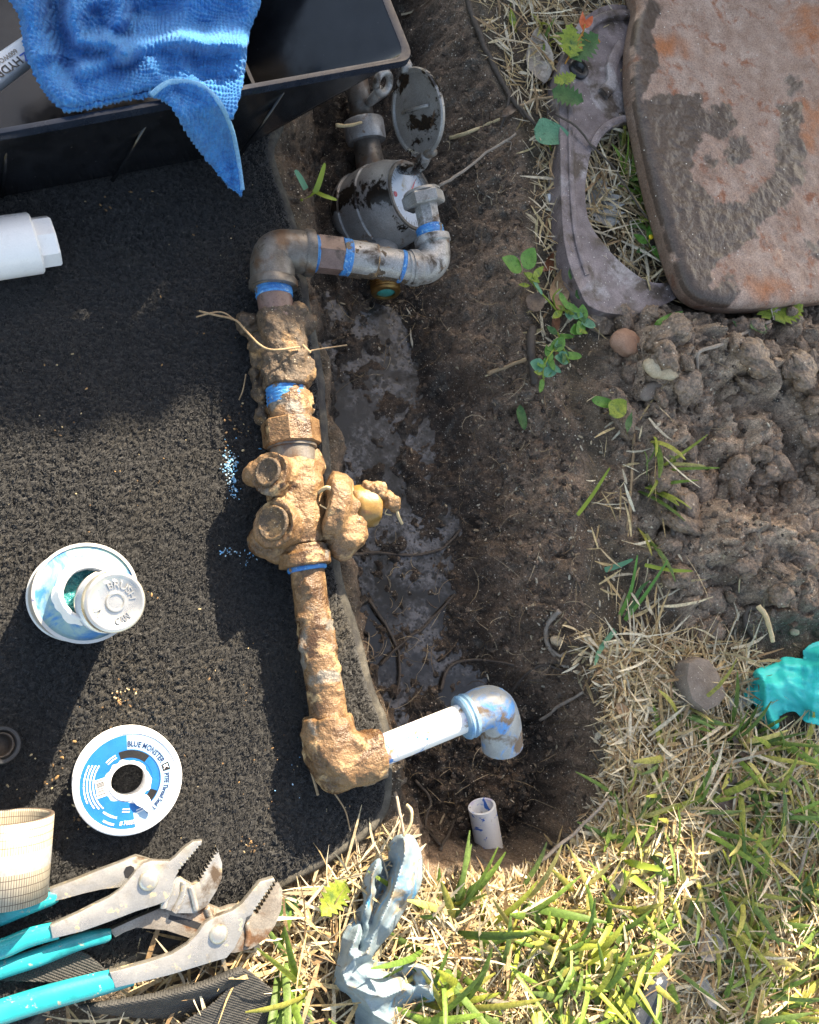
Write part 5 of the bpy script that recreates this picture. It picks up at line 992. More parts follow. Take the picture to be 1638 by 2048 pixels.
# ================================================================ water meter
mr = ray(735, 405); mr = mr/np.linalg.norm(mr)
cx_, cy_ = R @ np.array([1.0, 0, 0]), R @ np.array([0, 1.0, 0])
def tilt_axis(dx, dy, deg, px, py):
    r_ = ray(px, py); r_ = r_/np.linalg.norm(r_); e = cx_*dx+cy_*dy; e = e-(e@r_)*r_; e /= np.linalg.norm(e)
    return math.cos(math.radians(deg))*(-r_)+math.sin(math.radians(deg))*e
MD = tilt_axis(0.92, 0.40, 55, 815, 385); MF = P(822, 392, -0.030)           # centre of the dial face
mt_ = thing('water_meter', 'round grey bronze water meter with a white dial sunk in the trench', 'water meter', MF-MD*0.075-np.array([0, 0, 0.03]))
RM = 0.0385
V, F = lathe(MF-MD*0.082, MD, [(0, 0.018), (0.001, 0.030), (0.006, 0.0375), (0.012, 0.041), (0.018, 0.0435), (0.0205, 0.0435), (0.0215, 0.0415), (0.030, 0.0432), (0.042, 0.0442), (0.046, 0.0442), (0.0475, 0.0428), (0.052, 0.0432), (0.064, 0.0415), (0.072, 0.0385), (0.078, 0.0362), (0.082, 0.0352), (0.082, 0.0322), (0.079, 0.0315)], 64, True, False); put('meter_body', V, F, m_meter, mt_, auto=35)
V, F = lathe(MF-MD*0.004, MD, [(0, 0.0318), (0.0004, 0.0002)], 56, False, True); dfc = put('dial_face', V, F, m_dial, mt_)
V, F = lathe(MF-MD*0.003, MD, [(0, 0.0322), (0.003, 0.0345), (0.005, 0.034), (0.005, 0.0312), (0.002, 0.0306)], 56, False, False); put('dial_ring', V, F, m_elbow, mt_, auto=40)
gm = bpy.data.materials.new('dial_glass'); gm.use_nodes = True; g = gm.node_tree.nodes['Principled BSDF']; g.inputs['Transmission Weight'].default_value = 0.0; g.inputs['Alpha'].default_value = 0.12; g.inputs['Roughness'].default_value = 0.03; g.inputs['Base Color'].default_value = rgb((0.8, 0.9, 1.0))
V, F = lathe(MF+MD*0.0005, MD, [(0, 0.031), (0.0003, 0.0002)], 48, False, True); put('dial_glass', V, F, gm, mt_)
_, mu, mv = basis(MD)
def ondial(x, y, h=0.0): return MF-MD*(0.0028-h)+mu*x+mv*y
ticks = []
for k in range(40):
    a = k/40*2*math.pi; l0 = 0.0245 if k % 4 else 0.0225; c_, s_ = math.cos(a), math.sin(a); t_ = np.array([-s_, c_])*0.00025
    q_ = [(l0*c_-t_[0], l0*s_-t_[1]), (0.028*c_-t_[0], 0.028*s_-t_[1]), (0.028*c_+t_[0], 0.028*s_+t_[1]), (l0*c_+t_[0], l0*s_+t_[1])]; ticks.append((np.array([ondial(*z_) for z_ in q_]), [[0,1,2,3]]))
V, F = join(*ticks); put('dial_marks', V, F, m_inkblk, dfc, smooth=False)
iu = UV(MF); best = [(UV(ondial(0.024*math.cos(a), 0.024*math.sin(a))), a) for a in np.linspace(0, 6.28, 60)]
aH = min(best, key=lambda b: np.hypot(b[0][0]-845, b[0][1]-345))[1]; aR = min(best, key=lambda b: np.hypot(b[0][0]-790, b[0][1]-385))[1]
V, F = tube([ondial(0, 0, 0.0006), ondial(0.024*math.cos(aH), 0.024*math.sin(aH), 0.0006)], [0.0011, 0.0003], 6); put('dial_hand', V, F, m_red, dfc)
V, F = lathe(ondial(0.021*math.cos(aR), 0.021*math.sin(aR), 0.0002), MD, [(0, 0.0028), (0.0004, 0.0026)], 16); put('leak_marker', V, F, m_red, dfc)
# hinged lid standing open
ML = tilt_axis(-0.94, -0.1, 52, 836, 226); LC = P(836, 226, 0.030)
V, F = lathe(LC-ML*0.002, ML, [(0, 0.0342), (0.0005, 0.0375), (0.0035, 0.0382), (0.005, 0.0372), (0.005, 0.0352), (0.0032, 0.0335), (0.0026, 0.001)], 56); ml = put('meter_lid', V, F, m_meter, mt_, auto=35)
lu = R @ np.array([0.15, 1.0, 0]); lu = lu-(lu@ML)*ML; lu /= np.linalg.norm(lu); lw = np.cross(ML, lu)
V, F = tube([LC+lu*0.035+ML*0.001, LC+lu*0.041+ML*0.001, LC+lu*0.046], [0.0075, 0.0062, 0.0035], 12, True, 0.5); put('lid_tab', V, F, m_meter, ml)
V, F = tube([LC+lu*0.006+lw*0.02+ML*0.0025, LC+lu*0.004+ML*0.0034, LC+lu*0.001-lw*0.02+ML*0.0025], 0.0016, 8); put('lid_rib', V, F, m_meter, ml)
hinge = LC-lu*0.037
V, F = tube([hinge+lw*0.011, hinge-lw*0.011], 0.0042, 12); put('lid_hinge', V, F, m_elbow, mt_)
V, F = tube(spline(np.array([hinge, (hinge+MF)/2+lu*0.006, MF+lu*0.030-MD*0.01]), 5), 0.0052, 10); put('hinge_lug', V, F, m_meter, mt_)
# spuds: threaded outlet and the coupling on the supply side
so = P(772, 588, -0.062); si = MF-MD*0.045
ax = so-si; L = np.linalg.norm(ax); V, F = lathe(si, ax, [(0, 0.017), (L-0.024, 0.0165), (L-0.0235, 0.0135), (L-0.016, 0.0135)], 28); put('outlet_spud', V, F, m_meter, mt_, auto=40)
pr = [(L-0.016, 0.0138)]
for k in range(6): pr += [(L-0.016+k*0.0025, 0.0138), (L-0.0148+k*0.0025, 0.0152)]
pr += [(L-0.0005, 0.0138), (L, 0.0125), (L, 0.0095), (L-0.003, 0.0088)]
V, F = lathe(si, ax, pr, 36); put('brass_thread', V, F, m_brass, mt_, auto=50)
V, F = lathe(so-ax/L*0.0028, ax, [(0, 0.0092), (0.001, 0.0088), (0.0012, 0.001)], 24, False); put('green_seal', V, F, m_green, mt_)
sa, sb_ = MF-MD*0.045, P(722, 215, -0.045); ax = sb_-sa; L = np.linalg.norm(ax); h0 = L-0.034
V, F = lathe(sa, ax, [(0, 0.016), (0.03, 0.0155), (h0, 0.0135), (h0+0.001, 0.013)], 28); put('inlet_spud', V, F, m_elbow, mt_, auto=40)
V, F = lathe(sa+ax/L*h0, ax, [(0, 0.014), (0.0004, 0.0195), (0.003, 0.0205), (0.019, 0.0205), (0.021, 0.0195), (0.022, 0.013)], 28); put('supply_nut', V, F, m_galv, mt_, auto=35)
sp0 = sa+ax/L*(h0+0.02); V, F = tube([sp0, sp0+ax/L*0.03, sp0+ax/L*0.16-np.array([0, 0, 0.006])], 0.0118, 20)
put('supply_pipe', V, F, m_elbow, None, 'dark buried supply pipe running to the water meter under the tray', 'pipe', loc=sp0-np.array([0, 0, 0.0118]))
rc = P(766, 166, 0.0); rd_ = tilt_axis(0.8, -0.3, 50, 766, 166); _, ru, rv = basis(rd_); aa = np.linspace(0, 2*math.pi, 33)
V, F = tube([rc+0.0095*(math.cos(a)*ru+math.sin(a)*rv) for a in aa], 0.0036, 12)
Vb, Fb = tube([rc-0.009*ru*0+rv*0.0-np.array([0, 0, 0.008]), rc-np.array([0.004, 0, 0.03]), G(770, 185)-np.array([0, 0, 0.004])], 0.0042, 12)
lk = thing('lock_ring', 'grey metal lock eye standing in the trench beside the tray corner', 'lock ring', G(770, 185)); put('eye', V, F, m_galv, lk); put('shank', Vb, Fb, m_galv, lk)
# ================================================================ cut pipe stub
sbp = G(974, 1686); stp = sbp+0.041*tilt_axis(-0.18, 0.98, 54, 965, 1640); ax = stp-sbp; L = np.linalg.norm(ax)
V, F = lathe(sbp-ax/L*0.012, ax, [(0, 0.0128), (L+0.0118, 0.0128), (L+0.012, 0.0126), (L+0.012, 0.0106), (L+0.0115, 0.0104), (0.004, 0.0104)], 44, True, True)
m_stub = M('stub_pvc', (0.82, 0.82, 0.82), (0.86, 0.86, 0.86), grain=0.04, scale=50, rough=0.35, bump=0.05, layers=[('noise', (0.03, 0.17, 0.6), 55, 0.565, 0.59, None, 1.2), ('noise', (0.5, 0.42, 0.72), 30, 0.54, 0.74, None, 0.8), ('noise', (0.28, 0.2, 0.15), 90, 0.62, 0.70, 0.8)])
put('pipe_stub', V, F, m_stub, None, 'short cut white pipe stub with blue primer rising from the trench floor', 'pipe', auto=40)
# ================================================================ gloves
def creases(u, v, s, f, amp): 
    p_ = np.stack([u*f, v*f, 0*u], -1); return amp*(1-np.abs(fbm(p_, 1.0, 3, s))*2.2)
def c4(l): return [(1100+x/2.535, 1240+y/2.535) for x, y in l]
def zt_(u, v, d):
    z = 0.010+0.024*np.clip(-d/60, 0, 1)
    z += 0.014*np.exp(-ldist(u, v, np.array([(1514.,1344.),(1532,1370),(1530,1410),(1552,1450)]))/9)
    z += ridge(u, v, [(1520,1345),(1560,1330),(1610,1330),(1680,1335)], 12, 0.010)
    z -= ridge(u, v, [(1500,1390),(1512,1370),(1522,1400)], 12, 0.010)
    z -= ridge(u, v, [(1560,1440),(1590,1425),(1650,1430)], 10, 0.010)
    z += ridge(u, v, [(1565,1345),(1600,1390),(1650,1400)], 10, 0.006)
    z -= ridge(u, v, [(1606,1318),(1622,1325),(1660,1322)], 8, 0.008)
    z += ridge(u, v, [(1540,1360),(1568,1400),(1575,1430)], 8, 0.006)
    return np.maximum(z+crumple(u, v, 5, 0.010, 75)+crumple(u, v, 6, 0.0035, 30), 0.006)
tg = [(1364,108),(1300,140),(1282,165),(1292,196),(1240,190),(1180,188),(1130,220),(1040,252),(1022,310),(985,362),(992,395),(1036,432),(1062,492),(1112,552),(1160,546),(1166,490),(1240,464),(1290,512),(1364,535),(1500,560),(1650,500),(1680,260),(1560,100)]
V, F = cloth(c4(tg), zt_, 3.4, 0.0008)
put('teal_glove', V, F, m_nit, None, 'crumpled clean bright teal disposable glove on the grass beside the mud heap', 'glove')
def c7(l): return [(560+x/2.409, 1580+y/2.409) for x, y in l]
def zg_(u, v, d):
    z = 0.010+0.017*np.clip(-d/36, 0, 1)
    for ln, w_, h_ in (([(600,240),(605,300),(560,450),(520,560),(450,700),(420,790)], 9, 0.016), ([(660,330),(650,440),(590,560),(520,670)], 9, 0.010), ([(470,345),(440,420),(440,500),(400,600),(370,700),(330,790)], 9, 0.013), ([(380,600),(400,680),(380,760)], 6, -0.014), ([(530,360),(500,480),(460,560),(440,640)], 8, -0.016), ([(420,790),(360,810),(300,880),(320,940),(420,980),(500,1000),(600,960)], 9, 0.012), ([(620,850),(690,860),(735,920),(720,980)], 9, 0.012), ([(450,850),(560,880),(640,930)], 9, -0.012), ([(400,860),(440,920),(480,990)], 7, 0.009), ([(640,870),(600,940),(560,1000)], 7, -0.010), ([(480,420),(470,460)], 8, -0.01), ([(410,1010),(450,1080),(520,1120)], 8, 0.010)):
        z += h_*1.15*np.exp(-ldist(u, v, np.array(c7(ln)))/(w_*1.25))
    rot = (u*0.35+v*0.94, u*0.94-v*0.35)
    return np.maximum(z+crumple(rot[0]*0.6, rot[1], 9, 0.008, 60)+crumple(rot[0]*0.8, rot[1], 14, 0.0007, 26), 0.006)
gp_ = [(520,260),(560,218),(630,214),(666,260),(686,330),(686,430),(660,505),(600,585),(545,680),(455,790),(460,826),(560,824),(680,838),(742,890),(762,960),(750,1012),(680,1032),(602,1056),(570,1100),(560,1200),(380,1200),(360,1080),(338,1000),(272,952),(260,900),(275,820),(300,700),(360,590),(402,540),(394,480),(412,400),(442,350),(478,328),(514,348),(522,300)]
V, F = cloth(c7(gp_), zg_, 2.4, 0.0008)
put('dirty_glove', V, F, m_glove, None, 'twisted pale blue glove streaked with dirt on the grass at the carpet corner', 'glove')
# ================================================================ leaves, weeds, sticks, stones
LM = {}
def leafmesh(kind):
    if kind in LM: return LM[kind]
    n = 13; t = np.linspace(0, 1, n)
    if kind == 'oval': wv = 0.5*np.sin(math.pi*np.clip(t, 0, 1)**0.85)**0.8; asp = 0.42
    elif kind == 'round': wv = 0.5*np.sin(math.pi*t**0.75)**0.65; asp = 0.75
    elif kind == 'heart': wv = 0.5*np.sin(math.pi*t**0.6)**0.7; asp = 0.7
    elif kind == 'narrow': wv = 0.5*np.sin(math.pi*t**0.9); asp = 0.24
    else:
        n = 15; t = np.linspace(0, 1, n); wv = 0.5*np.sin(math.pi*t**0.85)**0.7*(1+0.34*np.where(np.arange(n) % 2 == 0, 1, -0.75)); asp = 0.6
    rows = []
    for i in range(n):
        w_ = wv[i]*asp; b = -0.10*math.sin(math.pi*t[i])-0.0
        rows.append([(t[i], s*w_, 0.22*abs(s)*w_+b*0.6+0.03*math.sin(7*t[i]+s*2)*abs(s)) for s in (-1, -0.5, 0, 0.5, 1)])
    LM[kind] = (np.array(rows).reshape(-1, 3), grid(n, 5)); return LM[kind]
MESHC = {}
def leafobj(name, kind, mkey, loc, length, az, pitch, roll, parent=None, curl=1.0):
    key = (kind, mkey)
    if key not in MESHC:
        V, F = leafmesh(kind); me = make_mesh(name, V, F); me.materials.append(m_lf[mkey]); MESHC[key] = me
    o = bpy.data.objects.new(name, MESHC[key]); link(o, parent)
    org = ORG[parent.name] if parent is not None else 0
    o.location = np.asarray(loc)-org; o.rotation_euler = (roll, -pitch, az); o.scale = (length, length, length*curl); return o
def dirang(dx, dy): return math.atan2(-dy, dx)
LEAVES = [
 ((1103,492),(1108,410),0.0,'oval','tan','tan oval leaf lying beside the iron frame above the weed'),
 ((1082,172),(1072,58),0.004,'oval','pale','large pale brown curled leaf in the dry grass above the green heart leaf'),
 ((1030,68),(1018,12),0.004,'narrow','lime','thin yellowish leaf in the dry grass near the trench root'),
 ((1000,236),(1046,200),0.006,'narrow','brown','dark curled leaf hanging over the trench edge beside a forked root'),
 ((1213,462),(1190,350),0.004,'oak','grey','grey papery lobed leaf inside the opening of the iron frame'),
 ((1128,506),(1085,545),0.004,'oval','russet','wet dark russet leaf between the iron frame and the weed'),
 ((1112,625),(1122,538),0.006,'oval','tan','broad tan spotted leaf under the low weed'),
 ((1052,618),(1085,594),0.006,'round','brown','small dull brown leaf at the trench edge under the weed'),
 ((1112,630),(1106,672),0.010,'oval','russet','reddish brown leaf hanging below the broad spotted leaf'),
 ((1230,1405),(1262,1448),0.010,'oval','tan','tan leaf with orange stalk on the dry fringe of the trench'),
 ((1308,1712),(1328,1772),0.016,'oval','grey','narrow grey leaf among the grass blades below the yellow green tuft'),
 ((1398,1950),(1424,2016),0.016,'oval','grey','grey oval leaf with a dark hole beside the dark slate shard'),
 ((1390,1900),(1442,1880),0.014,'round','pale','faded pale leaf half under grass above the grey oval leaf'),
 ((1448,1414),(1494,1402),0.012,'oval','grey','pale grey leaf tucked against the teal glove'),
 ((1462,1470),(1504,1540),0.014,'narrow','brown','long dark brown curled leaf below the grey stone'),
 ((1420,1600),(1500,1580),0.014,'oak','brown','crumpled dark brown leaf lying in the grass below the teal glove'),
 ((1504,1530),(1530,1580),0.014,'narrow','brown','small dark strip of leaf next to the crumpled brown leaf'),
 ((1222,1800),(1236,1720),0.014,'oval','pale','wide tan faded leaf in the sunlit grass at the trench edge'),
 ((1312,1500),(1322,1570),0.012,'narrow','tan','thin tan leaf standing among dry straw right of the trench'),
 ((1268,1990),(1205,2030),0.02,'oak','lime','pale green jagged leaf in the sunlit grass at the slate shard'),
 ((690,1760),(640,1830),0.016,'oak','lime','yellow green jagged weed leaf between the carpet and the dirty glove'),
 ((590,1790),(560,1840),0.012,'oak','dark','ragged green weed leaf under the closed pliers jaws'),
 ((905,1985),(870,1950),0.02,'oak','lime','lobed green weed leaf touching the cuff of the dirty glove'),
 ((1305,650),(1362,626),0.012,'narrow','green','slim green leaf blade lying on the crumbly soil below the frame'),
 ((1180,800),(1230,812),0.012,'oval','green','curved green leaf at the edge of the mud heap'),
 ((1215,830),(1250,805),0.016,'round','lime','rounded lime leaf beside the curved green leaf'),
 ((1250,870),(1262,820),0.014,'narrow','dark','small dark green pointed leaf under the rounded lime leaf'),
 ((1036,812),(1046,862),0.004,'oval','dark','dark dull leaf stuck on the trench bank')]
for a, b, h_, kd, mk, lb in LEAVES:
    p0 = G(*a); p1 = G(*b); zb = max(p0[2], p1[2])+h_; p0 = P(*a, zb); p1 = P(*b, zb); v = p1-p0
    o = leafobj('leaf' if kd != 'none' else '', kd, mk, p0+np.array([0, 0, 0.003]), float(np.linalg.norm(v)), math.atan2(v[1], v[0]), 0.08*(rng.random()-0.3), 0.5*(rng.random()-0.5), None, 1.4)
    tag(o, lb, 'leaf')
def sprig(name, label, base_px, stems, leaves, mstem=None, r=0.0009, dz=0.0):
    b = G(*base_px); t = thing(name, label, 'weed' if name != 'holly_sprig' else 'sprig', b)
    for s in stems:
        pts = np.array([P(x, y, max(G(x, y)[2]+0.001, b[2]*0+h_)+dz) for x, y, h_ in s]); V, F = tube(spline(pts, 6), r, 8); put('stem', V, F, mstem or m_lf['lime'], t)
    for x, y, h_, ln, ang, kd, mk in leaves:
        z = max(G(x, y)[2]+0.002, h_)+dz; leafobj('leaf', kd, mk, P(x, y, z), ln, ang, 0.15+0.3*(rng.random()-0.5), 0.8*(rng.random()-0.5), t)
    return t
def D(deg): return math.radians(deg)
def auto_leaves(stem, n, mks, ln=(0.010, 0.017), kinds=('round', 'oval')):
    s = spline(np.array(stem, float), 8); out = []
    for i in range(n):
        q_ = s[int((0.08+0.9*i/n)*(len(s)-1))]; out.append((q_[0], q_[1], q_[2], ln[0]+rng.random()*(ln[1]-ln[0]), rng.random()*6.28, kinds[int(rng.integers(len(kinds)))], mks[int(rng.integers(len(mks)))]))
    return out
S1 = [(1122,632,0.012),(1100,605,0.022),(1075,578,0.028),(1048,545,0.034)]; S2 = [(1075,578,0.028),(1068,556,0.034)]; S3 = [(1110,612,0.018),(1107,592,0.022),(1120,578,0.024)]
sprig('leafy_weed', 'low green weed with rounded leaves leaning over the trench edge by the iron frame', (1125,640), [S1, S2, S3],
 [(1044,538,0.036,0.024,D(170),'round','green'),(1046,535,0.036,0.023,D(60),'round','green'),(1052,545,0.034,0.016,D(-30),'oval','lime'),(1066,556,0.034,0.017,D(50),'oval','lime'),(1068,560,0.033,0.016,D(-60),'oval','teal'),(1060,570,0.03,0.013,D(190),'oval','lime'),(1120,585,0.026,0.019,D(-70),'oval','green'),(1128,605,0.024,0.018,D(-30),'oval','green'),(1140,560,0.02,0.016,D(80),'oval','dark'),(1150,590,0.018,0.014,D(20),'round','dark')]+auto_leaves([(1122,620,0.02),(1145,625,0.02),(1165,645,0.02),(1150,660,0.02)], 16, ['green','dark','teal','lime']))
S4 = [(1115,665,0.012),(1128,700,0.016),(1138,725,0.014)]; S5 = [(1120,685,0.014),(1098,712,0.014),(1086,740,0.012),(1088,765,0.010)]
sprig('leafy_weed', 'trailing green weed with small leaves hanging on the bank below the leaning weed', (1117,665), [S4, S5], auto_leaves(S4, 10, ['green','teal','dark']), None)
t_ = bpy.data.objects['leafy_weed.001']
for x, y, h_, ln, ang, kd, mk in auto_leaves(S5, 14, ['green','teal','lime','green'], (0.011, 0.018)):
    leafobj('leaf', kd, mk, P(x, y, max(G(x, y)[2]+0.003, h_)), ln, ang, 0.2, 0.6*(rng.random()-0.5), t_)
sprig('leafy_weed', 'single blue green heart leaf on a short stalk against the iron frame', (1102,300), [[(1102,300,0.004),(1098,285,0.012),(1090,272,0.016)]], [(1068,258,0.016,0.040,D(-8),'heart','teal'),(1100,292,0.006,0.016,D(-50),'oval','green'),(1108,300,0.006,0.014,D(10),'oval','green')])
sprig('leafy_weed', 'small weed with a tiny yellow flower inside the frame opening', (1302,500), [[(1302,500,0.004),(1298,485,0.014),(1300,475,0.018)]], [(1296,486,0.014,0.020,D(165),'oval','green'),(1300,480,0.016,0.016,D(100),'oval','green'),(1304,492,0.014,0.022,D(-60),'oval','green'),(1290,496,0.01,0.015,D(215),'oval','dark')])
fl_ = bpy.data.objects['leafy_weed.003']; fp = P(1302,474,0.020); V, F = ball(fp, 0.0026, (1, 1, 0.7), 10); put('flower', V, F, M('yellow_flower', (0.7, 0.5, 0.02), rough=0.6), fl_)
hs = sprig('holly_sprig', 'holly like sprig with red and orange young leaves over the iron frame', (1136,130), [[(1130,128,0.024),(1150,92,0.034),(1165,66,0.040),(1170,48,0.044)]], [(1140,116,0.034,0.038,D(88),'oak','lime'),(1142,116,0.032,0.040,D(45),'oak','dark'),(1154,94,0.036,0.028,D(38),'oval','orange'),(1164,70,0.038,0.022,D(-5),'oval','orange'),(1166,62,0.042,0.020,D(95),'oval','red'),(1170,56,0.042,0.017,D(60),'oval','red'),(1104,180,0.026,0.034,D(-20),'oak','dark'),(1108,165,0.024,0.026,D(25),'oak','lime')], m_lf['orange'])
hs2 = sprig('holly_sprig', 'faded spiny sprig on a bent grey stick lying across the mud heap', (1540,642), [[(1540,642,0.03),(1490,666,0.034),(1440,690,0.03),(1398,704,0.03),(1394,735,0.026),(1388,775,0.022)],[(1496,664,0.034),(1500,690,0.024),(1499,708,0.016)]], [(1540,640,0.034,0.034,D(110),'oak','lime'),(1545,640,0.034,0.040,D(62),'oak','pale'),(1550,640,0.034,0.038,D(30),'oak','lime'),(1530,648,0.034,0.028,D(205),'oak','dark'),(1490,662,0.03,0.020,D(150),'narrow','dark')], m_stick, 0.0019)
# seedlings in the trench by the carpet
SB = [((600,398),(652,362),'tan'),]
sg = thing('grass_seedling', 'pale green grass shoot with three blades bent over the carpet edge by the meter', 'seedling', P(604,400,CZ))
def blade1(pts, w_, name, par, mk='lime'):
    pth = spline(np.array([P(*p) for p in pts]), 6); T, U, W = frames(pth); n = len(pth); wv = w_*np.sqrt(np.clip(1-np.linspace(0, 0.98, n)**3, 0, 1)); S = np.cross(T, [0, 0, 1.0]); S /= np.linalg.norm(S, axis=1)[:, None]+1e-9
    rows = np.stack([pth-S*wv[:, None], pth+np.array([0, 0, -0.0006]), pth+S*wv[:, None]], 1); put(name, rows.reshape(-1, 3), grid(n, 3), m_lf[mk], par)
blade1([(603,400,0.022),(618,392,0.036),(632,384,0.046)], 0.0028, 'blade', sg); blade1([(630,386,0.046),(640,360,0.054),(650,326,0.060)], 0.0024, 'blade', sg); blade1([(632,384,0.046),(650,392,0.052),(674,400,0.054)], 0.0022, 'blade', sg); blade1([(612,378,0.04),(600,355,0.044),(590,340,0.046)], 0.0028, 'blade', sg, 'teal')
V, F = tube([P(604,400,CZ-0.004), P(603,400,0.023)], 0.0012, 8); put('stalk', V, F, m_lf['lime'], sg)
yt = thing('grass_tuft', 'bright yellow green grass tuft with three broad blades at the shade edge', 'grass tuft', G(1230,1722))
yb = G(1230,1722)[2]
for pts in ([(1230,1722,yb+0.004),(1250,1690,yb+0.03),(1272,1655,yb+0.04)], [(1230,1722,yb+0.004),(1270,1728,yb+0.03),(1324,1740,yb+0.04)], [(1230,1722,yb+0.004),(1260,1750,yb+0.03),(1308,1788,yb+0.04)]): blade1(pts, 0.0034, 'blade', yt)
mb_ = thing('grass_tuft', 'tuft of long green blades lying over the seam of trench and mud heap', 'grass tuft', G(1250,1240)); 
for pts in ([(1250,1240),(1290,1190),(1336,1120)], [(1252,1236),(1280,1180),(1300,1160)], [(1230,1260),(1200,1300),(1190,1330)], [(1240,1230),(1262,1180),(1275,1110)], [(1155,1030),(1185,990),(1220,935)], [(1290,1130),(1340,1140),(1386,1142)], [(1210,1140),(1240,1130),(1266,1118)]):
    blade1([(x, y, G(x, y)[2]+0.008+0.006*i) for i, (x, y) in enumerate(pts)], 0.0019+0.0009*rng.random(), 'blade', mb_, ['green', 'dark', 'lime', 'teal'][int(rng.integers(4))])
def stick(label, pts, r, mat, cat='root', name='root', forks=()):
    def path(pp): return spline(np.array([P(x, y, max(G(x, y)[2]+rr_*0.5, h_ if h_ is not None else -9)) for x, y, h_ in pp]), 5)
    rr_ = r; pth = path(pts); n = len(pth); pth = pth+0.0018*np.stack([fbm(pth, 90, 2, 3), fbm(pth, 90, 2, 5), 0*pth[:, 0]], -1)
    V, F = tube(pth, r*np.linspace(1, 0.7, n)*(1+0.18*fbm(pth, 300, 2, 7)), 10)
    vf = [(V, F)]
    for f_ in forks:
        q_ = path(f_); vf.append(tube(q_, r*0.6*np.linspace(1, 0.6, len(q_)), 8))
    V, F = join(*vf); return put(name, V, F, mat, None, label, cat)
n_ = None
stick('dark root hanging along the top of the trench bank below the dry grass', [(930,-30,n_),(945,30,n_),(965,85,n_),(1000,160,n_),(1030,205,0.004),(1052,235,0.006)], 0.0035, m_dstick, forks=([(1020,190,0.003),(1012,225,n_),(1000,258,n_)], [(1040,215,0.006),(1062,240,0.01),(1085,262,0.01)]))
stick('tan twig poking out of the trench bank behind the meter nut', [(878,372,-0.02),(918,348,-0.015),(960,316,-0.01),(1032,268,0.0)], 0.0017, m_stick, 'twig', 'twig', ([(1010,282,-0.002),(1022,285,n_),(1020,300,n_)],))
stick('whitish rough twig on the bank above the tan twig', [(900,275,n_),(940,264,n_),(970,250,n_),(1000,238,n_)], 0.0020, m_pale, 'twig', 'twig')
stick('thin dark runner crossing the iron frame into the mud', [(1110,228,0.024),(1150,252,0.028),(1182,290,0.026),(1230,340,0.02),(1290,430,0.02),(1345,490,0.02),(1372,560,n_),(1410,610,n_),(1455,670,n_)], 0.0011, m_dstick, 'twig', 'runner')
stick('reddish brown twig running from the trench edge to the frame', [(1040,214,0.006),(1075,198,0.012),(1118,192,0.018)], 0.0018, m_root, 'twig', 'twig')
stick('tan stick lying on the bank beside the black root stub', [(975,748,n_),(1010,735,n_),(1052,720,n_)], 0.0022, m_root, 'stick', 'stick')
stick('black root stub below the leafy weed on the trench edge', [(1064,655,n_),(1062,690,0.0),(1064,730,n_),(1070,768,n_)], 0.0050, m_dstick)
stick('thin white root curling over the lower mud heap', [(1510,1108,n_),(1490,1124,n_),(1482,1150,n_),(1478,1185,n_)], 0.0010, m_pale)
stick('bright tan bristly root sticking out of the mud above the teal glove', [(1518,1210,0.036),(1532,1232,0.04),(1540,1256,0.04),(1546,1284,0.036)], 0.0028, m_pale)
stick('looped muddy root beside the bright bristly root', [(1516,1212,n_),(1494,1220,n_),(1490,1245,n_),(1498,1265,n_),(1514,1285,n_)], 0.0030, m_dstick)
stick('grey twig leaning on the right bank above the grey elbow', [(1080,1440,n_),(1120,1412,-0.05),(1166,1384,-0.03)], 0.0018, m_stick, 'twig', 'twig')
stick('curved grey root at the trench edge by dry grass tufts', [(1120,1222,n_),(1098,1245,n_),(1092,1275,n_),(1104,1305,n_),(1130,1335,n_)], 0.0028, m_stick, forks=([(1104,1300,n_),(1120,1312,n_),(1128,1305,n_)],))
stick('long tan stem along the dry fringe at the trench end', [(1075,1725,0.006),(1120,1690,0.01),(1165,1650,0.012),(1215,1600,0.016)], 0.0017, m_stick, 'stem', 'stem', ([(1110,1700,0.008),(1130,1720,0.008),(1150,1690,0.008)],))
stick('dried upright stem beside the top of the dirty glove', [(790,1585,0.012),(800,1625,0.026),(806,1668,0.034)], 0.0014, m_stick, 'stem', 'stem')
stick('curled pale stem arching over the dirty glove fingertip', [(812,1612,0.03),(822,1625,0.036),(818,1648,0.036),(806,1672,0.034)], 0.0014, m_pale, 'stem', 'stem')
stick('grey twig lying in the grass right of the crumpled brown leaf', [(1556,1622,0.014),(1575,1570,0.018),(1600,1500,0.018)], 0.0014, m_stick, 'twig', 'twig')
stick('grey twig standing along the grass at the sunlit corner', [(1596,1760,0.016),(1612,1700,0.02),(1634,1640,0.022)], 0.0017, m_stick, 'twig', 'twig')
stick('brown grass runner along the seam of bank and mud heap', [(1268,868,0.014),(1266,920,0.014),(1262,985,0.014),(1254,1060,0.012)], 0.0016, m_root, 'runner', 'runner')
stick('thick muddy root in the middle of the mud heap', [(1340,970,0.024),(1342,1010,0.026),(1346,1070,0.024)], 0.0028, m_dstick)
stick('dead leaf stalk on the muddy bank near the water', [(1050,718,n_),(990,745,n_),(968,752,n_)], 0.0010, m_pale, 'twig', 'twig')
stick('small light twig lying on the supply nut of the meter', [(672,250,-0.02),(700,250,-0.02),(724,246,-0.02)], 0.0018, m_pale, 'twig', 'twig')
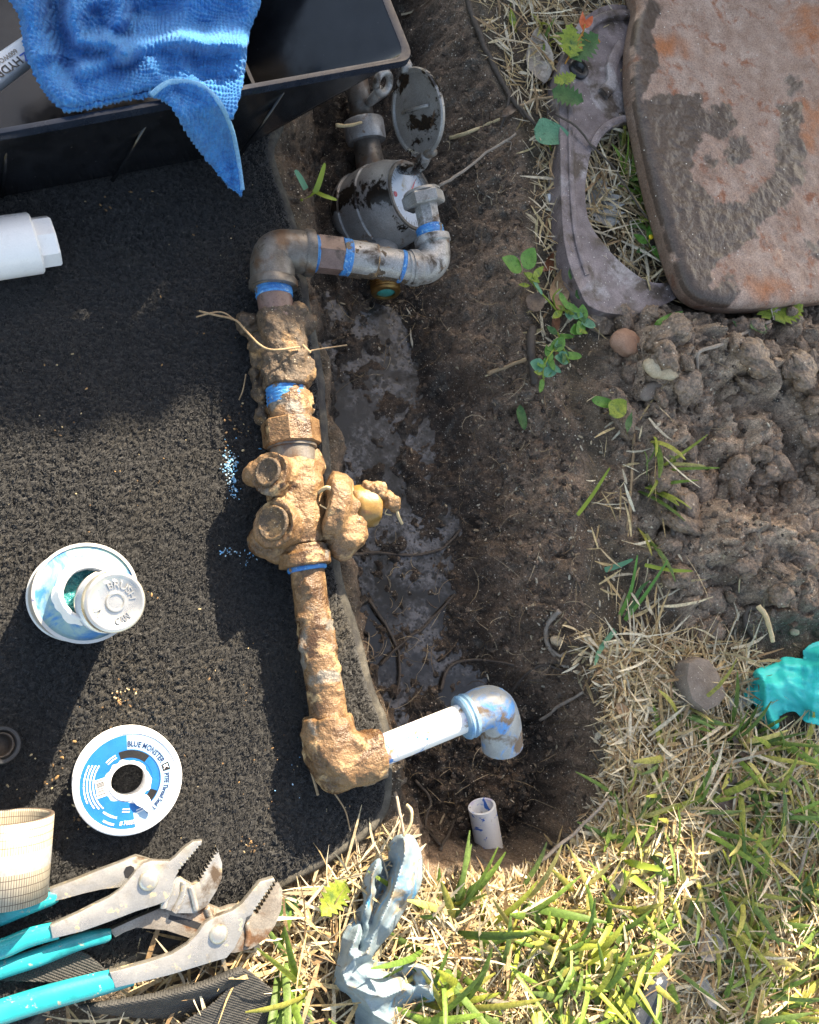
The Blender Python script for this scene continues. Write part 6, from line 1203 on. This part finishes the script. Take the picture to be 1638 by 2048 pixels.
for lb, pts in (('dark root crossing the water below the valve', [(700,1108),(760,1106),(820,1110),(880,1100),(920,1060)]), ('branching root on the trench floor above the white pipe', [(760,1330),(800,1290),(850,1250),(910,1190)]), ('root under the carpet edge in the lower trench', [(738,1200),(770,1250),(800,1320),(790,1400)]), ('root arching from the water towards the grey elbow', [(880,1380),(905,1330),(960,1320),(1030,1330)]), ('root running behind the grey elbow up the bank', [(1010,1400),(1050,1350),(1090,1330),(1130,1345)]), ('dark root at the foot of the cut pipe stub', [(880,1700),(905,1650),(912,1600)]), ('hair root on the trench floor left of the stub', [(830,1560),(860,1600),(850,1650),(880,1690)])):
    stick(lb, [(x, y, ZW+0.003) for x, y in pts], 0.0017, m_dstick)
def rock(px, py, w_, h_, mat, label, name='stone', s=1, flat=0.6, cat='stone', vx=0.0016, amp=0.25, ang=0.0):
    c = G(px, py); sx_, sy_ = msz(px, py, w_/2), msz(px, py, h_/2); V, F = ball((0, 0, 0), 1.0, (1, 1, 1), 20); V = np.asarray(V); N = V/np.linalg.norm(V, axis=1)[:, None]
    V = V*(1+amp*fbm(N*1.0, 1.3, 4, s)[:, None]*1.6); V = np.sign(V)*np.abs(V)**0.85
    ca, sa = math.cos(ang), math.sin(ang); V = V*np.array([sx_, sy_, min(sx_, sy_)*flat]); V = np.stack([V[:, 0]*ca-V[:, 1]*sa, V[:, 0]*sa+V[:, 1]*ca, V[:, 2]], -1)
    return put(name, V+c+np.array([0, 0, min(sx_, sy_)*flat*0.45]), F, mat, None, label, cat)
rock(1308, 742, 70, 52, m_stone, 'light tan knobbly stone on the upper edge of the mud heap', s=3)
rock(1296, 786, 62, 34, m_gstone, 'long brown stone below the light tan stone', s=5, ang=0.5)
rock(1242, 690, 62, 56, m_pstone, 'smooth reddish clay lump at the top of the mud heap', 'clay_lump', s=7, cat='clay lump')
rock(1392, 600, 62, 46, m_gstone, 'pale grey brown clod against the rusty plate edge', 'soil_clod', s=9, cat='clod')
rock(1345, 584, 50, 34, m_gstone, 'crumbly clod in the gap between frame and plate', 'soil_clod', s=11, cat='clod')
rock(1288, 478, 52, 30, m_gstone, 'whitish stone behind the yellow flowered weed', s=13)
rock(1585, 1262, 22, 20, m_stone, 'round tan pebble at the bottom of the mud heap', 'pebble', s=17, cat='pebble')
rock(1098, 400, 26, 20, m_clean, 'small white pebble in the dry grass beside the frame', 'pebble', s=19, cat='pebble')
rock(1265, 1294, 36, 22, m_stone, 'white stone chip in the bank by the curved root', 'pebble', s=21, cat='pebble') if False else None
rock(1110, 1282, 34, 22, m_stone, 'cream stone chip in the bank beside the curved root', 'pebble', s=21, cat='pebble')
fs = [(1378,1325),(1400,1312),(1420,1318),(1440,1345),(1456,1390),(1440,1412),(1414,1424),(1385,1400),(1374,1360)]
V, F = prism(PP(fs, 0.028), 0.030, 0.004, 2); N = vnorm(V, F); V = V+N*(0.0016*fbm(V, 90, 3, 4))[:, None]; put('flat_stone', V, F, m_gstone, None, 'flat grey brown speckled stone slab in the grass left of the teal glove', 'stone', auto=45)
sh = [(1272,2032),(1300,1975),(1330,1950),(1340,1958),(1330,1990),(1300,2060),(1262,2075)]
V, F = prism(PP(sh, 0.026), 0.024, 0.002, 2); put('slate_shard', V, F, m_shard, None, 'dark blue grey shard with chipped white edge in the grass', 'shard', auto=35)
# clods of wet mud lying on the heap
CM = []
for s in range(10):
    parts = [ball((0, 0, 0), 0.75, (1, 1, 0.8), 14)]
    for _ in range(5):
        d_ = rng.normal(size=3); d_ /= np.linalg.norm(d_); parts.append(ball(d_*0.62*np.array([1, 1, 0.7]), 0.32+0.28*rng.random(), (1, 1, 1), 12))
    V, F = join(*parts); V, N, F = remesh(V, F, 0.11, 1); V = V+N*(0.26*fbm(V, 1.7, 3, 300+s*7)+0.30*(np.abs(fbm(V, 3.2, 4, 340+s, 0.65))-0.2))[:, None]
    me = make_mesh('mud_clod', V, F); me.materials.append(m_clod); CM.append(me)
hp = notin(scatter([(1200,640),(1640,640),(1640,1270),(1420,1270),(1300,1210),(1220,1080),(1190,800)], 250), pw)
for i, p in enumerate(hp):
    o = bpy.data.objects.new('mud_clod', CM[i % 10]); link(o); r = 0.0035+0.018*rng.random()**2.6; o.scale = (r*(0.8+0.6*rng.random()), r*(0.8+0.6*rng.random()), r*(0.7+0.4*rng.random())); o.location = (p[0], p[1], p[2]+r*0.1); o.rotation_euler = (rng.random()*0.8, rng.random()*0.8, rng.random()*6.28)
    tag(o, 'lumpy wet brown mud clod lying on the dug out heap', 'mud clod', 'mud clods on the heap')
# loose crumbs, chips and fibres
def chips(spots, name, label, cols, mat, zf):
    Vs, Fs, Cs, off = [], [], [], 0
    for px, py, sx_, sy_, n, s0, s1, el in spots:
        for _ in range(n):
            x, y = px+rng.normal()*sx_, py+rng.normal()*sy_; p = zf(x, y)
            if p is None: continue
            s = s0+(s1-s0)*rng.random()**2; V, F = ball((0, 0, 0), s, (1+el*rng.random()*2, 1, 0.55), 6); a = rng.random()*6.28; V = np.stack([V[:, 0]*math.cos(a)-V[:, 1]*math.sin(a), V[:, 0]*math.sin(a)+V[:, 1]*math.cos(a), V[:, 2]], -1)*(0.8+0.4*rng.random((len(V), 1)))
            c = np.array(cols[int(rng.integers(len(cols)))])*(0.75+0.5*rng.random()); Vs.append(V+p+np.array([0, 0, s*0.3])); Fs += [[i+off for i in f] for f in F]; Cs.append(np.tile(c, (len(V), 1))); off += len(V)
    put(name, np.vstack(Vs), Fs, mat, None, label, 'debris', kind='stuff', loc=(0, 0, 0), col=np.vstack(Cs))
def zcar(x, y):
    p = P(x, y, CZ+0.0055); return p if pdist(np.array([p[0]]), np.array([p[1]]), cw)[0] < -0.01 else None
chips([(245,1385,18,14,24,0.0004,0.0009599999999999999,0.6),(300,860,120,120,24,0.0003,0.0008,0.6),(140,850,14,10,6,0.0005,0.0011200000000000001,0.6),(480,860,18,30,24,0.0004,0.0011200000000000001,0.6),(150,1600,30,45,28,0.0004,0.00104,0.6),(90,1560,30,60,16,0.0004,0.0008,0.6),(520,1500,90,150,28,0.0003,0.00072,0.6),(350,1250,120,160,28,0.0003,0.00072,0.6),(230,400,90,20,10,0.0004,0.0009599999999999999,0.6),(440,520,60,80,16,0.0003,0.0008,0.6),(500,1690,16,10,16,0.0004,0.0009599999999999999,0.6)], 'soil_crumbs', 'scattered brown and tan soil crumbs on the black carpet', [(0.36,0.22,0.1),(0.2,0.12,0.06),(0.5,0.4,0.24),(0.14,0.09,0.05)], m_straw, zcar)
chips([(458,930,8,18,100,0.0003,0.0009,0.5),(466,968,6,18,60,0.0003,0.0008,0.5),(455,1105,8,6,22,0.0003,0.0008,0.5),(490,1115,14,8,18,0.0003,0.0007,0.5),(640,1560,60,40,6,0.0003,0.0007,0.5),(520,960,10,40,10,0.0005,0.001,2)], 'tape_flecks', 'pale blue white flecks of old tape on the carpet by the valve', [(0.12,0.36,0.62),(0.22,0.45,0.66),(0.4,0.56,0.68)], m_straw, zcar)
zg = lambda x, y: G(x, y)
chips([(980,500,70,250,90,0.0004,0.0013,3),(1060,1000,75,170,520,0.0003,0.0015,1.0),(1000,1500,120,120,90,0.0004,0.0014,3),(1100,1250,60,80,60,0.0005,0.0016,2),(780,640,70,40,40,0.0006,0.0016,3),(1400,950,140,200,420,0.0004,0.0016,1)], 'trench_chips', 'pale chips, grit and straw bits caught in the mud', [(0.45,0.36,0.24),(0.3,0.22,0.14),(0.55,0.48,0.36),(0.2,0.14,0.1)], m_straw, zg)
chips([(1060,960,75,200,700,0.0008,0.0034,0.5),(960,450,60,220,420,0.0007,0.003,0.5),(990,1520,100,100,480,0.0008,0.0032,0.5),(780,640,60,50,120,0.0008,0.003,0.5),(1400,950,130,180,420,0.0008,0.003,0.5),(830,1250,60,140,160,0.0007,0.0024,0.5)], 'loose_soil', 'loose brown soil crumbs lying on the trench banks and floor', [(0.13,0.088,0.06),(0.08,0.055,0.038),(0.2,0.14,0.095),(0.06,0.042,0.03)], m_soil, zg)
# fine root hairs in the trench and straw caught on its walls
def hairs(spots, name, label, col, w_=0.0005):
    R_, L_, n = [], [], 0
    for px, py, sx_, sy_, k in spots:
        for _ in range(k): R_.append(G(px+rng.normal()*sx_, py+rng.normal()*sy_, 0.001))
    R_ = np.array(R_); n = len(R_); V, F, C = blades(R_, 0.012+0.03*rng.random(n)**2, w_*(0.6+rng.random(n)), rng.random(n)*6.28, np.radians(60+40*rng.random(n)), np.radians(70+40*rng.random(n)), pal(col, n, 0.3), 6, 2, curl=3.0)
    V[:, 2] = np.maximum(V[:, 2], H(V[:, 0], V[:, 1])+0.0008); put(name, V, F, m_straw, None, label, 'roots', kind='stuff', loc=(0, 0, 0), col=C)
hairs([(980,560,60,280,130),(1050,1000,70,170,130),(1000,1480,130,120,160),(780,640,60,60,80),(820,1250,70,110,120),(1420,950,120,180,120),(1130,1300,40,80,60)], 'root_hairs', 'fine hair roots and straw bits in the trench soil', np.array([[0.2,0.14,0.085],[0.3,0.22,0.13],[0.12,0.08,0.05],[0.4,0.31,0.2]]))
# ================================================================ made-up tree and shrub out of view, shaped to cast the shade
edge_px = [(-900,1100,0),(-300,960,0),(60,930,0),(250,915,0),(390,900,0),(535,590,0.06),(640,690,0.05),(790,985,0.05),(955,1395,0.055),(930,1720,0),(1060,1765,0),(1190,1740,0),(1300,1700,0),(1345,1725,0)]  # wanted shade edge, projected back along the sun to shape the shrub
ew = np.array([P(x, y, z)[:2]-SD*z/math.tan(SUN_EL) for x, y, z in edge_px]); eb, ea = ew@SE, ew@SD; o_ = np.argsort(eb); eb, ea = eb[o_], ea[o_]
DP = float((PP([(1638, 0), (1638, -80)], 0.0)[:, :2]@SD).max())+0.50; TE = math.tan(SUN_EL)
tw0, tw1 = P(1345,1725)[:2]@SE, P(1570,1830)[:2]@SE
def topz(b, a): return (a-np.interp(b, eb, ea))*TE
shb = thing('added_shade_shrub', 'added dark green shrub out of view, shaped to shade the trench', 'shrub', (*(SD*DP+SE*0.3), 0.0))
n = 32000; b_ = eb[0]+rng.random(n)*(tw1+0.02-eb[0]); a_ = DP+rng.random(n)*0.3; hz = np.maximum(topz(b_, a_), 0.08); hz = hz*1.0
z_ = 0.02+(hz-0.03)*rng.random(n)**0.8; c = np.stack([SD[0]*a_+SE[0]*b_, SD[1]*a_+SE[1]*b_, z_], -1)
gap = [(300,70),(360,58),(430,62),(520,55),(520,150),(440,150),(390,112),(330,112)]; gq = UV(c-np.outer((c[:, 2]-0.118)/math.sin(SUN_EL), np.array(sdir))); kk = pdist(gq[:, 0], gq[:, 1], gap) > 46; c = c[kk]; n = len(c)  # leaves left out so a patch of sunlight lands on the towel
L_ = 0.028+0.022*rng.random(n); d_ = rng.normal(size=(n, 3)); d_ /= np.linalg.norm(d_, axis=1)[:, None]; e_ = rng.normal(size=(n, 3)); e_ -= (e_*d_).sum(1)[:, None]*d_; e_ /= np.linalg.norm(e_, axis=1)[:, None]
V = np.stack([c-d_*L_[:, None]/2, c+e_*L_[:, None]*0.3, c+d_*L_[:, None]/2, c-e_*L_[:, None]*0.3], 1).reshape(-1, 3)
lim = np.maximum(topz(V@np.r_[SE, 0], V@np.r_[SD, 0]), 0.08); V[:, 2] = np.clip(V[:, 2], 0.004, lim+0.008)
put('added_foliage', V, np.arange(n*4).reshape(-1, 4), m_bush, shb)
vf = []
for k in range(26):
    b0_ = eb[0]+0.05+(tw1-eb[0]-0.05)*k/26; q0 = np.r_[SD*(DP+0.15)+SE*b0_, 0.0]; hh = max(0.1, float(topz(b0_, DP+0.15))*0.85); vf.append(tube(spline(np.array([q0, q0+np.r_[SE*0.03*rng.normal(), hh*0.5], q0+np.r_[SE*0.04*rng.normal(), hh]]), 4), [0.008]*3+[0.006]*3+[0.004]*3, 8))
V, F = join(*vf); put('stems', V, F, m_bark, shb)
tr = thing('added_shade_tree', 'added slim tree out of view, casting a band of shade', 'tree', np.r_[SD*(DP+0.2)+SE*((tw0+tw1)/2), 0.0])  # added tree, as wide as the wanted band of shade
t0 = ORG[tr.name]; rt = (tw1-tw0)/2; pth = np.array([t0, t0+[0.0, 0, 0.6], t0+np.r_[SE*0.004, 1.3], t0+np.r_[-SE*0.01, 2.1], t0+np.r_[SE*0.03, 2.8]])
V, F = tube(spline(pth, 8), np.interp(np.linspace(0, 1, 33), [0, 0.06, 1], [rt*1.25, rt, rt*0.55]), 24); V, F = mud(V, F, 0.006, 14, 5); put('added_trunk', V, F, m_bark, tr)
vf = []
for k in range(7):
    a = k*0.9; vf.append(tube(spline(np.array([pth[3]+[0, 0, 0.1*k], pth[3]+[0.4*math.cos(a), 0.4*math.sin(a), 0.35+0.1*k], pth[3]+[0.9*math.cos(a), 0.9*math.sin(a), 0.6+0.12*k]]), 5), np.linspace(0.028, 0.008, 11), 8))
V, F = join(*vf); put('added_limbs', V, F, m_bark, tr)
n = 5000; cc_ = np.array([pth[3]+[0.75*math.cos(k*0.9), 0.75*math.sin(k*0.9), 0.65+0.12*k] for k in range(7)])[rng.integers(0, 7, n)]+rng.normal(size=(n, 3))*[0.26, 0.26, 0.2]
L_ = 0.05+0.03*rng.random(n); d_ = rng.normal(size=(n, 3)); d_ /= np.linalg.norm(d_, axis=1)[:, None]; e_ = rng.normal(size=(n, 3)); e_ -= (e_*d_).sum(1)[:, None]*d_; e_ /= np.linalg.norm(e_, axis=1)[:, None]
put('added_crown', np.stack([cc_-d_*L_[:, None]/2, cc_+e_*L_[:, None]*0.3, cc_+d_*L_[:, None]/2, cc_-e_*L_[:, None]*0.3], 1).reshape(-1, 3), np.arange(n*4).reshape(-1, 4), m_bush, tr)
